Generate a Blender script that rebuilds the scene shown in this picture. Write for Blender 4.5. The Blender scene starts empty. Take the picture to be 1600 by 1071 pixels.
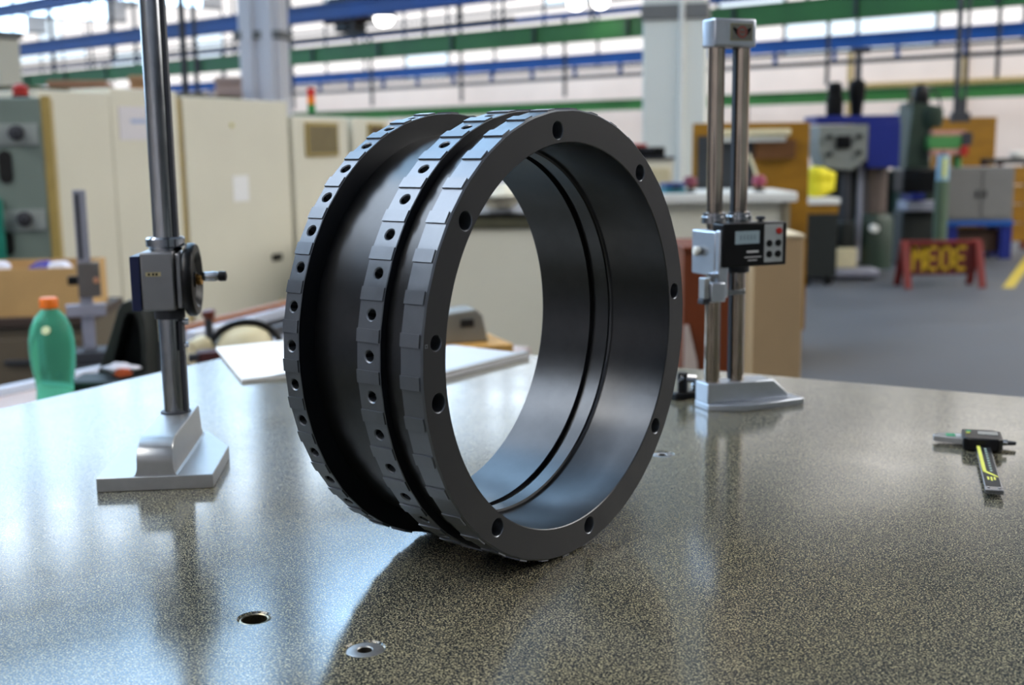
import bpy, bmesh, math, random
from mathutils import Vector, Matrix

random.seed(7)
scene = bpy.context.scene
COL = scene.collection

# ------------------------------------------------------------------ camera
TZ = 0.87                      # height of the granite table top
CZ = TZ + 0.34186              # height of the lens
FPX = 1850.0                   # focal length in pixels of the 1600 px wide frame
PITCH = math.atan(FPX / 11046.0)
ROLL = math.radians(0.74)
_f = Vector((0, math.cos(PITCH), -math.sin(PITCH)))
_r0 = Vector((1, 0, 0))
_u0 = _r0.cross(_f)
_c, _s = math.cos(ROLL), math.sin(ROLL)
CR = _r0 * _c - _u0 * _s
CU = _u0 * _c + _r0 * _s
cam = bpy.data.cameras.new('camera')
cam.sensor_width = 36.0
cam.lens = 36.0 * FPX / 1600.0
cam.clip_start = 0.02
cam.clip_end = 400
cam.dof.use_dof = True
cam.dof.focus_distance = 0.95
cam.dof.aperture_fstop = 6.3
cam_ob = bpy.data.objects.new('camera', cam)
cam_ob.matrix_world = Matrix(((CR.x, CU.x, -_f.x, 0), (CR.y, CU.y, -_f.y, 0), (CR.z, CU.z, -_f.z, CZ), (0, 0, 0, 1)))
COL.objects.link(cam_ob)
scene.camera = cam_ob

# ------------------------------------------------------------------ light and exposure
SKYLIGHT = 14.0                 # radiance of the daylight in the roof glazing
ROOF_FILL = 9.6                # added fill panels under the roof
FARGLASS = 1.3                # glazing of the far wall
world = bpy.data.worlds.new('daylight')
scene.world = world
world.use_nodes = True
world.node_tree.nodes['Background'].inputs[0].default_value = (0.62, 0.75, 1.0, 1)
world.node_tree.nodes['Background'].inputs[1].default_value = 1.0
vs = scene.view_settings
vs.view_transform = 'Standard'
vs.look = 'None'
vs.gamma = 1.0
vs.use_curve_mapping = False
vs.exposure = 0.0
cy = scene.cycles
cy.max_bounces = 7
cy.diffuse_bounces = 3
cy.glossy_bounces = 4
cy.transmission_bounces = 6
cy.caustics_reflective = False
cy.caustics_refractive = False
cy.use_denoising = True


def ray(px, py):
    return CR * ((px - 800) / FPX) - CU * ((py - 535.5) / FPX) + _f


def pt(px, py, Y):                                   # point of that pixel's ray at depth Y
    d = ray(px, py)
    return Vector((0, 0, CZ)) + d * (Y / d.y)


def gp(px, py, z):                                   # point of that pixel's ray at height z
    d = ray(px, py)
    return Vector((0, 0, CZ)) + d * ((z - CZ) / d.z)


HA = math.radians(40.7)                              # the hall is turned against the camera
HN = Vector((math.sin(HA), math.cos(HA), 0))         # towards the far wall
HU = Vector((math.cos(HA), -math.sin(HA), 0))        # along the far wall
HROT = -HA


def hp(px, py, D):
    d = ray(px, py)
    return Vector((0, 0, CZ)) + d * (D / d.dot(HN))


def hw(u, n, z):                                     # hall coordinates to world
    return HU * u + HN * n + Vector((0, 0, z))


# ------------------------------------------------------------------ materials
def lin(c):
    def f(v):
        v /= 255.0
        return v / 12.92 if v <= 0.04045 else ((v + 0.055) / 1.055) ** 2.4
    return (f(c[0]), f(c[1]), f(c[2]), 1)


MATS = {}


def mat(name, col, rough=0.5, metal=0.0, var=0.12, scale=30.0, bump=0.0, rvar=0.1, stretch=None, spec=0.5, trans=0.0, ior=1.45, coat=0.0):
    """procedural surface: a base colour broken up by noise, with noise in the roughness and a fine relief"""
    if name in MATS:
        return MATS[name]
    m = bpy.data.materials.new(name)
    m.use_nodes = True
    nt = m.node_tree
    b = nt.nodes['Principled BSDF']
    tc = nt.nodes.new('ShaderNodeTexCoord')
    mp = nt.nodes.new('ShaderNodeMapping')
    if stretch:
        mp.inputs['Scale'].default_value = stretch
    nt.links.new(tc.outputs['Object'], mp.inputs[0])
    no = nt.nodes.new('ShaderNodeTexNoise')
    no.inputs['Scale'].default_value = scale
    no.inputs['Detail'].default_value = 5
    nt.links.new(mp.outputs[0], no.inputs['Vector'])
    c = lin(col)
    rp = nt.nodes.new('ShaderNodeValToRGB')
    rp.color_ramp.elements[0].position = 0.3
    rp.color_ramp.elements[1].position = 0.7
    rp.color_ramp.elements[0].color = (c[0] * (1 - var), c[1] * (1 - var), c[2] * (1 - var), 1)
    rp.color_ramp.elements[1].color = (min(1, c[0] * (1 + var)), min(1, c[1] * (1 + var)), min(1, c[2] * (1 + var)), 1)
    nt.links.new(no.outputs[0], rp.inputs[0])
    nt.links.new(rp.outputs[0], b.inputs['Base Color'])
    mr = nt.nodes.new('ShaderNodeMapRange')
    mr.inputs[3].default_value = max(0.02, rough - rvar * rough)
    mr.inputs[4].default_value = min(1, rough + rvar * rough)
    nt.links.new(no.outputs[0], mr.inputs[0])
    nt.links.new(mr.outputs[0], b.inputs['Roughness'])
    b.inputs['Metallic'].default_value = metal
    b.inputs['Specular IOR Level'].default_value = spec
    b.inputs['IOR'].default_value = ior
    if trans:
        b.inputs['Transmission Weight'].default_value = trans
    if coat:
        b.inputs['Coat Weight'].default_value = coat
    if bump:
        bp = nt.nodes.new('ShaderNodeBump')
        bp.inputs['Strength'].default_value = bump
        bp.inputs['Distance'].default_value = 0.001
        nt.links.new(no.outputs[0], bp.inputs['Height'])
        nt.links.new(bp.outputs[0], b.inputs['Normal'])
    MATS[name] = m
    return m


def emit(name, col, strength, var=0.0, scale=0.3):
    if name in MATS:
        return MATS[name]
    m = bpy.data.materials.new(name)
    m.use_nodes = True
    nt = m.node_tree
    nt.nodes.remove(nt.nodes['Principled BSDF'])
    e = nt.nodes.new('ShaderNodeEmission')
    e.inputs[0].default_value = (col[0], col[1], col[2], 1)
    e.inputs[1].default_value = strength
    nt.links.new(e.outputs[0], nt.nodes['Material Output'].inputs[0])
    MATS[name] = m
    return m


def granite():
    m = bpy.data.materials.new('granite')
    m.use_nodes = True
    nt = m.node_tree
    L = nt.links.new
    b = nt.nodes['Principled BSDF']
    tc = nt.nodes.new('ShaderNodeTexCoord')

    def noise(sc, det=2.0, rough=0.5):
        n = nt.nodes.new('ShaderNodeTexNoise')
        n.inputs['Scale'].default_value = sc
        n.inputs['Detail'].default_value = det
        n.inputs['Roughness'].default_value = rough
        L(tc.outputs['Object'], n.inputs['Vector'])
        return n
    a = noise(760, 2.5, 0.6)
    r1 = nt.nodes.new('ShaderNodeValToRGB')
    e = r1.color_ramp.elements
    e[0].position = 0.45
    e[0].color = (0.018, 0.021, 0.024, 1)
    e[1].position = 0.61
    e[1].color = (0.40, 0.355, 0.22, 1)
    mid = r1.color_ramp.elements.new(0.53)
    mid.color = (0.085, 0.082, 0.066, 1)
    L(a.outputs[0], r1.inputs[0])
    big = noise(3.2, 3)
    r2 = nt.nodes.new('ShaderNodeValToRGB')
    r2.color_ramp.elements[0].position = 0.32
    r2.color_ramp.elements[0].color = (0.86, 0.88, 0.92, 1)
    r2.color_ramp.elements[1].position = 0.68
    r2.color_ramp.elements[1].color = (1.1, 1.06, 0.98, 1)
    L(big.outputs[0], r2.inputs[0])
    mx = nt.nodes.new('ShaderNodeMix')
    mx.data_type = 'RGBA'
    mx.blend_type = 'MULTIPLY'
    mx.inputs[0].default_value = 1
    L(r1.outputs[0], mx.inputs[6])
    L(r2.outputs[0], mx.inputs[7])
    L(mx.outputs[2], b.inputs['Base Color'])
    wear = noise(9, 5, 0.65)
    mr = nt.nodes.new('ShaderNodeMapRange')
    mr.inputs[1].default_value = 0.3
    mr.inputs[2].default_value = 0.7
    mr.inputs[3].default_value = 0.125
    mr.inputs[4].default_value = 0.175
    L(wear.outputs[0], mr.inputs[0])
    L(mr.outputs[0], b.inputs['Roughness'])
    b.inputs['IOR'].default_value = 1.55
    bp = nt.nodes.new('ShaderNodeBump')
    bp.inputs['Strength'].default_value = 0.03
    bp.inputs['Distance'].default_value = 0.0004
    L(a.outputs[0], bp.inputs['Height'])
    L(bp.outputs[0], b.inputs['Normal'])
    return m


def turned_steel(name, col, rough, metal=1.0, lines=900, rvar=0.25):
    """turned steel: fine tool lines across the axis (local X) and soft stains"""
    m = bpy.data.materials.new(name)
    m.use_nodes = True
    nt = m.node_tree
    L = nt.links.new
    b = nt.nodes['Principled BSDF']
    tc = nt.nodes.new('ShaderNodeTexCoord')
    mp = nt.nodes.new('ShaderNodeMapping')
    mp.inputs['Scale'].default_value = (lines, 6, 6)
    L(tc.outputs['Object'], mp.inputs[0])
    n1 = nt.nodes.new('ShaderNodeTexNoise')
    n1.inputs['Scale'].default_value = 1.0
    n1.inputs['Detail'].default_value = 2
    L(mp.outputs[0], n1.inputs['Vector'])
    n2 = nt.nodes.new('ShaderNodeTexNoise')
    n2.inputs['Scale'].default_value = 38
    n2.inputs['Detail'].default_value = 6
    n2.inputs['Roughness'].default_value = 0.65
    L(tc.outputs['Object'], n2.inputs['Vector'])
    c = lin(col)
    rp = nt.nodes.new('ShaderNodeValToRGB')
    rp.color_ramp.elements[0].position = 0.3
    rp.color_ramp.elements[1].position = 0.72
    rp.color_ramp.elements[0].color = (c[0] * 0.9, c[1] * 0.9, c[2] * 0.9, 1)
    rp.color_ramp.elements[1].color = (c[0] * 1.1, c[1] * 1.1, c[2] * 1.1, 1)
    L(n2.outputs[0], rp.inputs[0])
    L(rp.outputs[0], b.inputs['Base Color'])
    mr = nt.nodes.new('ShaderNodeMapRange')
    mr.inputs[1].default_value = 0.25
    mr.inputs[2].default_value = 0.75
    mr.inputs[3].default_value = rough * (1 - rvar)
    mr.inputs[4].default_value = rough * (1 + rvar)
    L(n2.outputs[0], mr.inputs[0])
    L(mr.outputs[0], b.inputs['Roughness'])
    b.inputs['Metallic'].default_value = metal
    bp = nt.nodes.new('ShaderNodeBump')
    bp.inputs['Strength'].default_value = 0.06
    bp.inputs['Distance'].default_value = 0.0003
    L(n1.outputs[0], bp.inputs['Height'])
    L(bp.outputs[0], b.inputs['Normal'])
    return m


# ------------------------------------------------------------------ mesh helpers
I4 = Matrix.Identity(4)


class MB:
    def __init__(self):
        self.v = []
        self.f = []

    def add(self, vs_, fs, M=None):
        n = len(self.v)
        M = M or I4
        self.v += [M @ Vector(p) for p in vs_]
        self.f += [tuple(i + n for i in f) for f in fs]
        return self

    def box(self, c, s, M=None):
        x, y, z = (q / 2 for q in s)
        p = [(c[0] + a * x, c[1] + b * y, c[2] + d * z) for a in (-1, 1) for b in (-1, 1) for d in (-1, 1)]
        return self.add(p, [(0, 1, 3, 2), (4, 6, 7, 5), (0, 4, 5, 1), (2, 3, 7, 6), (0, 2, 6, 4), (1, 5, 7, 3)], M)

    def bb(self, x0, x1, y0, y1, z0, z1, M=None):
        return self.box(((x0 + x1) / 2, (y0 + y1) / 2, (z0 + z1) / 2), (x1 - x0, y1 - y0, z1 - z0), M)

    def prism(self, poly, z0, z1, M=None):           # poly counter-clockwise in XY, extruded along Z
        n = len(poly)
        p = [(x, y, z0) for x, y in poly] + [(x, y, z1) for x, y in poly]
        fs = [tuple(range(n - 1, -1, -1)), tuple(range(n, 2 * n))]
        fs += [(i, (i + 1) % n, n + (i + 1) % n, n + i) for i in range(n)]
        return self.add(p, fs, M)

    def lathe(self, prof, seg=32, M=None, cap=True):  # prof of (radius, z), revolved about Z
        p, fs = [], []
        for r, z in prof:
            p += [(r * math.cos(2 * math.pi * k / seg), r * math.sin(2 * math.pi * k / seg), z) for k in range(seg)]
        for i in range(len(prof) - 1):
            for k in range(seg):
                a, b = i * seg + k, i * seg + (k + 1) % seg
                fs.append((a, b, b + seg, a + seg))
        if cap:
            fs.append(tuple(range(seg - 1, -1, -1)))
            fs.append(tuple((len(prof) - 1) * seg + k for k in range(seg)))
        return self.add(p, fs, M)

    def rod(self, a, b, r, seg=16, r2=None, M=None):
        a, b = Vector(a), Vector(b)
        d = b - a
        Q = d.to_track_quat('Z', 'Y').to_matrix().to_4x4()
        Q.translation = a
        return self.lathe([(r, 0), (r if r2 is None else r2, d.length)], seg, (M or I4) @ Q)

    def beam(self, a, b, w, h, M=None):              # square bar from a to b
        a, b = Vector(a), Vector(b)
        d = b - a
        Q = d.to_track_quat('X', 'Z').to_matrix().to_4x4()
        Q.translation = a
        return self.bb(0, d.length, -w / 2, w / 2, -h / 2, h / 2, (M or I4) @ Q)

    def tube(self, path, r, seg=8, M=None):
        path = [Vector(p) for p in path]
        p, fs = [], []
        for i, q in enumerate(path):
            d = (path[min(i + 1, len(path) - 1)] - path[max(i - 1, 0)]).normalized()
            Q = d.to_track_quat('Z', 'Y').to_matrix()
            p += [q + Q @ Vector((r * math.cos(2 * math.pi * k / seg), r * math.sin(2 * math.pi * k / seg), 0)) for k in range(seg)]
        for i in range(len(path) - 1):
            for k in range(seg):
                a, b = i * seg + k, i * seg + (k + 1) % seg
                fs.append((a, b, b + seg, a + seg))
        fs.append(tuple(range(seg - 1, -1, -1)))
        fs.append(tuple((len(path) - 1) * seg + k for k in range(seg)))
        return self.add(p, fs, M)

    def mesh(self, name, m, sharp=35):
        me = bpy.data.meshes.new(name)
        me.from_pydata([tuple(v) for v in self.v], [], self.f)
        bm = bmesh.new()
        bm.from_mesh(me)
        bmesh.ops.recalc_face_normals(bm, faces=bm.faces)
        bm.to_mesh(me)
        bm.free()
        if m:
            me.materials.append(m)
        for p in me.polygons:
            p.use_smooth = True
        me.set_sharp_from_angle(angle=math.radians(sharp))
        return me

    def build(self, name, m, parent=None, bevel=0.0, seg=2, loc=None, rot=None, label=None, sharp=35):
        ob = bpy.data.objects.new(name, self.mesh(name, m, sharp))
        COL.objects.link(ob)
        if parent:
            ob.parent = parent
        if loc is not None:
            ob.location = loc
        if rot is not None:
            ob.rotation_euler = rot
        if bevel:
            md = ob.modifiers.new('bevel', 'BEVEL')
            md.width = bevel
            md.segments = seg
            md.limit_method = 'ANGLE'
            md.angle_limit = math.radians(40)
        if label:
            ob['label'] = label
        return ob


def tag(o, label, cat, group=None):
    o['label'] = label
    o['category'] = cat
    if group:
        o['group'] = group
    return o


def thing(name, label, cat, loc=(0, 0, 0), rz=0.0, group=None):
    o = bpy.data.objects.new(name, None)
    o.empty_display_size = 0.05
    COL.objects.link(o)
    o.location = loc
    o.rotation_euler = (0, 0, rz)
    return tag(o, label, cat, group)


def struct(o, label=None):
    o['kind'] = 'structure'
    if label:
        o['label'] = label
    return o


def link_copy(ob, parent=None):
    c = ob.copy()
    COL.objects.link(c)
    if parent:
        c.parent = parent
    return c


def Rx(a): return Matrix.Rotation(a, 4, 'X')
def Ry(a): return Matrix.Rotation(a, 4, 'Y')
def Rz(a): return Matrix.Rotation(a, 4, 'Z')
def T(x, y, z): return Matrix.Translation((x, y, z))


AX = Ry(math.pi / 2)           # turns a lathe about Z into one about X


def text_mesh(s, size, depth, m, name, bold=0.0):
    cu = bpy.data.curves.new(name, 'FONT')
    cu.body = s
    cu.size = size
    cu.extrude = depth
    cu.offset = bold
    cu.align_x = 'CENTER'
    cu.align_y = 'CENTER'
    t = bpy.data.objects.new(name, cu)
    COL.objects.link(t)
    bpy.context.view_layer.update()
    me = bpy.data.meshes.new_from_object(t.evaluated_get(bpy.context.evaluated_depsgraph_get()))
    bpy.data.objects.remove(t)
    me.name = name
    me.materials.clear()
    me.materials.append(m)
    return me


# ------------------------------------------------------------------ material set
M_GRAN = granite()
M_STEEL = mat('ground_steel', (150, 152, 156), 0.22, 1.0, 0.06, 60, rvar=0.2)
M_CHROME = mat('chrome', (178, 180, 184), 0.12, 1.0, 0.03, 40)
M_ALU = mat('satin_aluminium', (172, 173, 174), 0.38, 0.85, 0.05, 90)
M_SATIN = mat('satin_chrome', (196, 202, 212), 0.30, 0.9, 0.03, 80)
M_BLACK = mat('black_plastic', (11, 11, 13), 0.32, 0, 0.2, 80, spec=0.3)
M_RUBBER = mat('black_rubber', (14, 14, 15), 0.7, 0, 0.2, 80)
M_NAVY = mat('navy_enamel', (16, 26, 66), 0.4, 0, 0.1, 40)
M_DARKIRON = mat('dark_cast_iron', (34, 38, 36), 0.55, 0.2, 0.2, 25, bump=0.3)
M_WHITE = mat('white_paint', (232, 232, 226), 0.5, 0, 0.03, 4)
M_CREAM = mat('cream_enamel', (226, 222, 204), 0.42, 0, 0.03, 2.5)
M_TAN = mat('tan_edging', (172, 150, 88), 0.5, 0, 0.08, 12)
M_GREYGREEN = mat('grey_green_enamel', (118, 132, 126), 0.42, 0, 0.05, 6)
M_CONC = mat('grey_concrete', (86, 89, 95), 0.55, 0, 0.14, 1.6, rvar=0.25)
M_CARD = mat('brown_cardboard', (202, 164, 108), 0.8, 0, 0.08, 9)
M_BEIGE = mat('beige_board', (176, 148, 110), 0.7, 0, 0.05, 6)
M_REDWOOD = mat('red_brown_wood', (112, 52, 20), 0.55, 0, 0.18, 6, stretch=(6, 6, 0.6))
M_PLY = mat('varnished_plywood', (150, 106, 16), 0.5, 0, 0.16, 3, stretch=(1, 1, 5))
M_BLUE = mat('blue_steel_paint', (14, 84, 165), 0.5, 0, 0.15, 1.2)
M_GREEN = mat('green_steel_paint', (58, 124, 58), 0.5, 0, 0.15, 1.2)
M_DGREY = mat('dark_grey_steel', (58, 60, 66), 0.5, 0.3, 0.15, 3)
M_MGREEN = mat('machine_green', (36, 54, 42), 0.45, 0.0, 0.2, 8)
M_OLIVE = mat('olive_dark', (78, 76, 56), 0.6, 0, 0.15, 6)
M_RED = mat('red_paint', (168, 34, 26), 0.5, 0, 0.1, 20)
M_YELLOW = mat('yellow_paint', (226, 196, 40), 0.5, 0, 0.08, 20)
M_ROYAL = mat('royal_blue_paint', (14, 32, 116), 0.45, 0, 0.08, 6)
M_CABGREY = mat('cabinet_grey', (118, 118, 117), 0.5, 0, 0.05, 6)
M_PINK = mat('pinkish_bench_top', (196, 178, 172), 0.5, 0, 0.06, 12)
M_PAPER = mat('white_paper', (246, 246, 246), 0.8, 0, 0.01, 20)
M_IVORY = mat('ivory_casting', (214, 204, 168), 0.5, 0, 0.06, 20)
M_ORANGE = mat('orange_plastic', (240, 120, 28), 0.4, 0, 0.04, 20)
M_SCREEN = mat('olive_screen', (120, 108, 74), 0.25, 0, 0.08, 14)
M_LCD = mat('grey_blue_lcd', (158, 176, 184), 0.2, 0, 0.05, 60)

# ================================================================== THE HALL
fl = MB().bb(-66, 26, -16, 32, -0.2, 0.0).build('floor', M_CONC, rot=(0, 0, HROT))
struct(fl, 'grey concrete workshop floor')
M_WALL = mat('pale_plaster', (242, 228, 220), 0.8, 0, 0.06, 0.6)
M_WALLR = mat('cream_wall_panel', (238, 236, 224), 0.7, 0, 0.04, 0.5)
DW = 30.0
wf = MB().bb(-66, 26, DW, DW + 0.3, 0, 3.5).build('wall_far', M_WALL, rot=(0, 0, HROT))
struct(wf, 'pale plaster far wall below the glazing')
struct(MB().bb(-66.3, -66, -16, DW, 0, 9).build('wall_left', M_WALL, rot=(0, 0, HROT)))
struct(MB().bb(26, 26.3, -16, DW, 0, 9).build('wall_right', M_WALLR, rot=(0, 0, HROT)))
struct(MB().bb(-66, 26, -16.3, -16, 0, 9).build('wall_back', M_WALL, rot=(0, 0, HROT)))
# glazing of the far wall: panes between dark bars
M_GLOW = emit('daylit_frosted_glass', (1.0, 0.965, 0.955), FARGLASS)
M_GLOWB = emit('daylit_blue_glass', (0.78, 0.9, 1.0), FARGLASS * 1.25)
wroot = bpy.data.objects.new('window_1', None)
COL.objects.link(wroot)
wroot.rotation_euler = (0, 0, HROT)
struct(wroot, 'long frosted glazing of the far wall, bright with daylight')
pw, ph_ = 2.1, 0.98
pane_me = MB().bb(0.05, pw - 0.05, 0, 0.04, 0.05, ph_ - 0.05).mesh('pane', M_GLOW)
pane_mb = MB().bb(0.05, pw - 0.05, 0, 0.04, 0.05, ph_ - 0.05).mesh('pane_blue', M_GLOWB)
for i in range(33):
    for j in range(4):
        o = bpy.data.objects.new('pane', pane_mb if random.random() < 0.14 else pane_me)
        COL.objects.link(o)
        o.parent = wroot
        o.location = (-60 + i * pw, DW + 0.02, 3.5 + j * ph_)
fr = MB()
for i in range(34):
    fr.bb(-60 + i * pw - 0.05, -60 + i * pw + 0.05, DW, DW + 0.12, 3.5, 7.45)
for j in range(5):
    fr.bb(-60, -60 + 33 * pw, DW, DW + 0.12, 3.5 + j * ph_ - 0.05, 3.5 + j * ph_ + 0.05)
fr.build('glazing_bars', M_DGREY, wroot)
struct(MB().bb(-66, 26, DW + 0.12, DW + 0.3, 3.5, 9).build('wall_far_upper', M_WALLR, rot=(0, 0, HROT)))
# cream panels on the right of the far wall
trm = MB()
for k in range(9):
    trm.bb(-14 + k * 3.0, -14 + k * 3.0 + 0.12, DW - 0.06, DW, 0, 3.45)
trm.bb(-14, 14, DW - 0.06, DW, 2.55, 2.66)
struct(trm.build('trim_1', M_TAN, rot=(0, 0, HROT)))

# saw-tooth roof: slopes rising to the left, upright glazing facing the camera
M_ROOF = mat('roof_underside', (188, 190, 194), 0.8, 0, 0.06, 0.5)
M_SKYG = emit('roof_glazing_daylight', (0.44, 0.70, 1.0), SKYLIGHT * 0.72)
M_SKYW = emit('roof_glazing_white', (0.53, 0.75, 1.0), SKYLIGHT * 0.44)
M_SKYN = emit('roof_glazing_near', (0.76, 0.87, 1.0), SKYLIGHT * 0.95)
M_SKYB = emit('roof_glazing_bright', (0.72, 0.86, 1.0), SKYLIGHT * 0.75)
bays = [26, 19, 12.5, 6, 0, -6.5, -13, -20, -27, -34, -41, -48, -55, -62]
roof = MB()
ZL, ZH = 6.7, 8.5
for a, b in zip(bays[:-1], bays[1:]):
    roof.add([(a, -16, ZL), (b, -16, ZH), (b, DW, ZH), (a, DW, ZL), (a, -16, ZL + .12), (b, -16, ZH + .12), (b, DW, ZH + .12), (a, DW, ZL + .12)],
             [(0, 1, 2, 3), (7, 6, 5, 4), (0, 4, 5, 1), (1, 5, 6, 2), (2, 6, 7, 3), (3, 7, 4, 0)])
struct(roof.build('ceiling', M_ROOF, rot=(0, 0, HROT)), 'saw-tooth roof of the hall')
wn = 2
for b in bays[1:]:
    if not -56 < b < 7:
        struct(MB().bb(b - 0.1, b, -16, DW, ZL, ZH + .1).build('wall_roof_%d' % wn, M_ROOF, rot=(0, 0, HROT)))
        wn += 1
        continue
    root = bpy.data.objects.new('window_%d' % wn, None)
    COL.objects.link(root)
    root.rotation_euler = (0, 0, HROT)
    struct(root, 'upright roof glazing with daylight')
    wn += 1
    n0, n1 = (-7, 7) if b > -10 else (-6, 29 if b < -15 else -1.05 * b)
    if b >= 0:
        n0, n1 = -14, -1
    g, gn = MB(), MB()
    n = n0
    while n < n1 - 0.6:
        if b == -20:
            g.bb(b + 0.01, b + 0.03, n + 0.2, n + 0.8, ZL + 0.1, ZL + 1.15)
            n += 1.0
        else:
            (gn if b > -10 and n < 1 else g).bb(b + 0.01, b + 0.03, n + 0.05, n + 0.65, ZL + 0.06, ZH - 0.06)
            n += 0.70
    if gn.v:
        gn.build('pane', M_SKYN, root)
    if g.v:
        g.build('pane', M_SKYG if b > -14 else M_SKYB if b == -20 else M_SKYW, root)
    MB().bb(b - 0.1, b, -16, DW, ZL, ZH + .1).build('glazing_frame', M_ROOF, root)

# emissive panels added under the roof on the right to light the machines
M_FILL = emit('fill_roof_panel', (1.0, 0.97, 0.92), ROOF_FILL)
root = bpy.data.objects.new('window_20', None)
COL.objects.link(root)
root.rotation_euler = (0, 0, HROT)
struct(root, 'added glowing fill panels under the roof, out of view')
for a, b in ((6, 0), (12.5, 6)):
    for k in range(4, 9):
        ua, ub = a - 1.0, b + 1.0
        za = ZL + (ZH - ZL) * (a - ua) / (a - b) - 0.02
        zb = ZL + (ZH - ZL) * (a - ub) / (a - b) - 0.02
        n = -9 + k * 3.6 + 0.6
        MB().add([(ua, n, za), (ub, n, zb), (ub, n + 2.2, zb), (ua, n + 2.2, za), (ua, n, za + .015), (ub, n, zb + .015), (ub, n + 2.2, zb + .015), (ua, n + 2.2, za + .015)],
                 [(0, 1, 2, 3), (7, 6, 5, 4), (0, 4, 5, 1), (1, 5, 6, 2), (2, 6, 7, 3), (3, 7, 4, 0)]).build('fill_panel', M_FILL, root)

for k in range(2):  # two more panels added behind the camera to light surfaces facing it
    a, b, n = 0, -6.5, -9.0 + k * 3.6
    ua, ub = a - 1.0, b + 1.0
    za = ZL + (ZH - ZL) * (a - ua) / (a - b) - 0.02
    zb = ZL + (ZH - ZL) * (a - ub) / (a - b) - 0.02
    MB().add([(ua, n, za), (ub, n, zb), (ub, n + 2.2, zb), (ua, n + 2.2, za), (ua, n, za + .015), (ub, n, zb + .015), (ub, n + 2.2, zb + .015), (ua, n + 2.2, za + .015)],
             [(0, 1, 2, 3), (7, 6, 5, 4), (0, 4, 5, 1), (1, 5, 6, 2), (2, 6, 7, 3), (3, 7, 4, 0)]).build('fill_panel', M_FILL, root)
M_FILLF = emit('fill_roof_panel_far', (1.0, 0.96, 0.92), ROOF_FILL * 0.45)  # glowing panels added to brighten the far wall
root = bpy.data.objects.new('window_21', None)
COL.objects.link(root)
root.rotation_euler = (0, 0, HROT)
struct(root, 'added glowing fill panels under the roof along the far wall')
for a, b in zip(bays[1:-2], bays[2:-1]):
    ua, ub = a - 0.8, b + 0.8
    za = ZL + (ZH - ZL) * (a - ua) / (a - b) - 0.02
    zb = ZL + (ZH - ZL) * (a - ub) / (a - b) - 0.02
    MB().add([(ua, 23, za), (ub, 23, zb), (ub, 28, zb), (ua, 28, za), (ua, 23, za + .015), (ub, 23, zb + .015), (ub, 28, zb + .015), (ua, 28, za + .015)],
             [(0, 1, 2, 3), (7, 6, 5, 4), (0, 4, 5, 1), (1, 5, 6, 2), (2, 6, 7, 3), (3, 7, 4, 0)]).build('fill_panel', M_FILLF, root)

# ------------------------------------------------------------------ crane beams and trusses along the hall


def zof(px, py, D):
    return hp(px, py, D).z


def hroot(name, label, cat, group=None):
    return thing(name, label, cat, (0, 0, 0), HROT, group)


def ibeam(root, D, z, h, w, m, u0=-65.9, u1=25.9, name='girder'):
    mb = MB()
    t = 0.03
    mb.bb(u0, u1, D - w / 2, D + w / 2, z + h / 2 - t, z + h / 2)
    mb.bb(u0, u1, D - w / 2, D + w / 2, z - h / 2, z - h / 2 + t)
    mb.bb(u0, u1, D - 0.012 - w * 0.25, D + 0.012, z - h / 2 + t, z + h / 2 - t)
    return mb.build(name, m, root)


# blue truss in front of the far wall
D = 26.0
zA = zof(766, 104, D)
r = hroot('crane_truss', 'blue lattice girder running along the far wall behind the white column', 'girder')
ibeam(r, D, zA, 0.30, 0.2, M_BLUE, name='top_chord')
zB = zof(766, 129, D)
MB().bb(-65.9, 25.9, D - 0.05, D + 0.05, zB - 0.05, zB + 0.05).build('bottom_chord', M_DGREY, r)
post = MB().bb(-0.04, 0.04, D - 0.04, D + 0.04, zB, zA - 0.12).mesh('post', M_BLUE)
for k in range(46):
    o = bpy.data.objects.new('post', post)
    COL.objects.link(o)
    o.parent = r
    o.location = (-62 + k * 1.5, 0, 0)
# green runway beam
D = 20.0
zG = zof(766, 62, D)
r = hroot('runway_beam', 'long green crane runway beam crossing above the white column', 'beam')
ibeam(r, D, zG, 0.40, 0.22, M_GREEN)
stf = MB().bb(-0.03, 0.03, D - 0.11, D + 0.1, zG - 0.17, zG + 0.17).mesh('stiffener', M_DGREY)
hang = MB().bb(-0.025, 0.025, D + 0.05, D + 0.1, zG + 0.15, ZL + 0.1).mesh('hanger', M_DGREY)
for k in range(22):
    o = bpy.data.objects.new('stiffener', stf)
    COL.objects.link(o)
    o.parent = r
    o.location = (-50 + k * 2.4, 0, 0)
    o = bpy.data.objects.new('hanger', hang)
    COL.objects.link(o)
    o.parent = r
    o.location = (-51 + k * 2.4, 0, 0)
# thin blue tie above the green beam
D = 23.0
zT = zof(800, 33, D)
r = hroot('tie_beam', 'slender blue tie beam above the green runway beam', 'beam')
ibeam(r, D, zT, 0.14, 0.12, M_BLUE)
tp = MB().bb(-0.03, 0.03, D - 0.03, D + 0.03, zT - 1.9, zT).mesh('drop_rod', M_DGREY)
for k in range(16):
    o = bpy.data.objects.new('drop_rod', tp)
    COL.objects.link(o)
    o.parent = r
    o.location = (-52 + k * 3.4, 0, 0)
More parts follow.
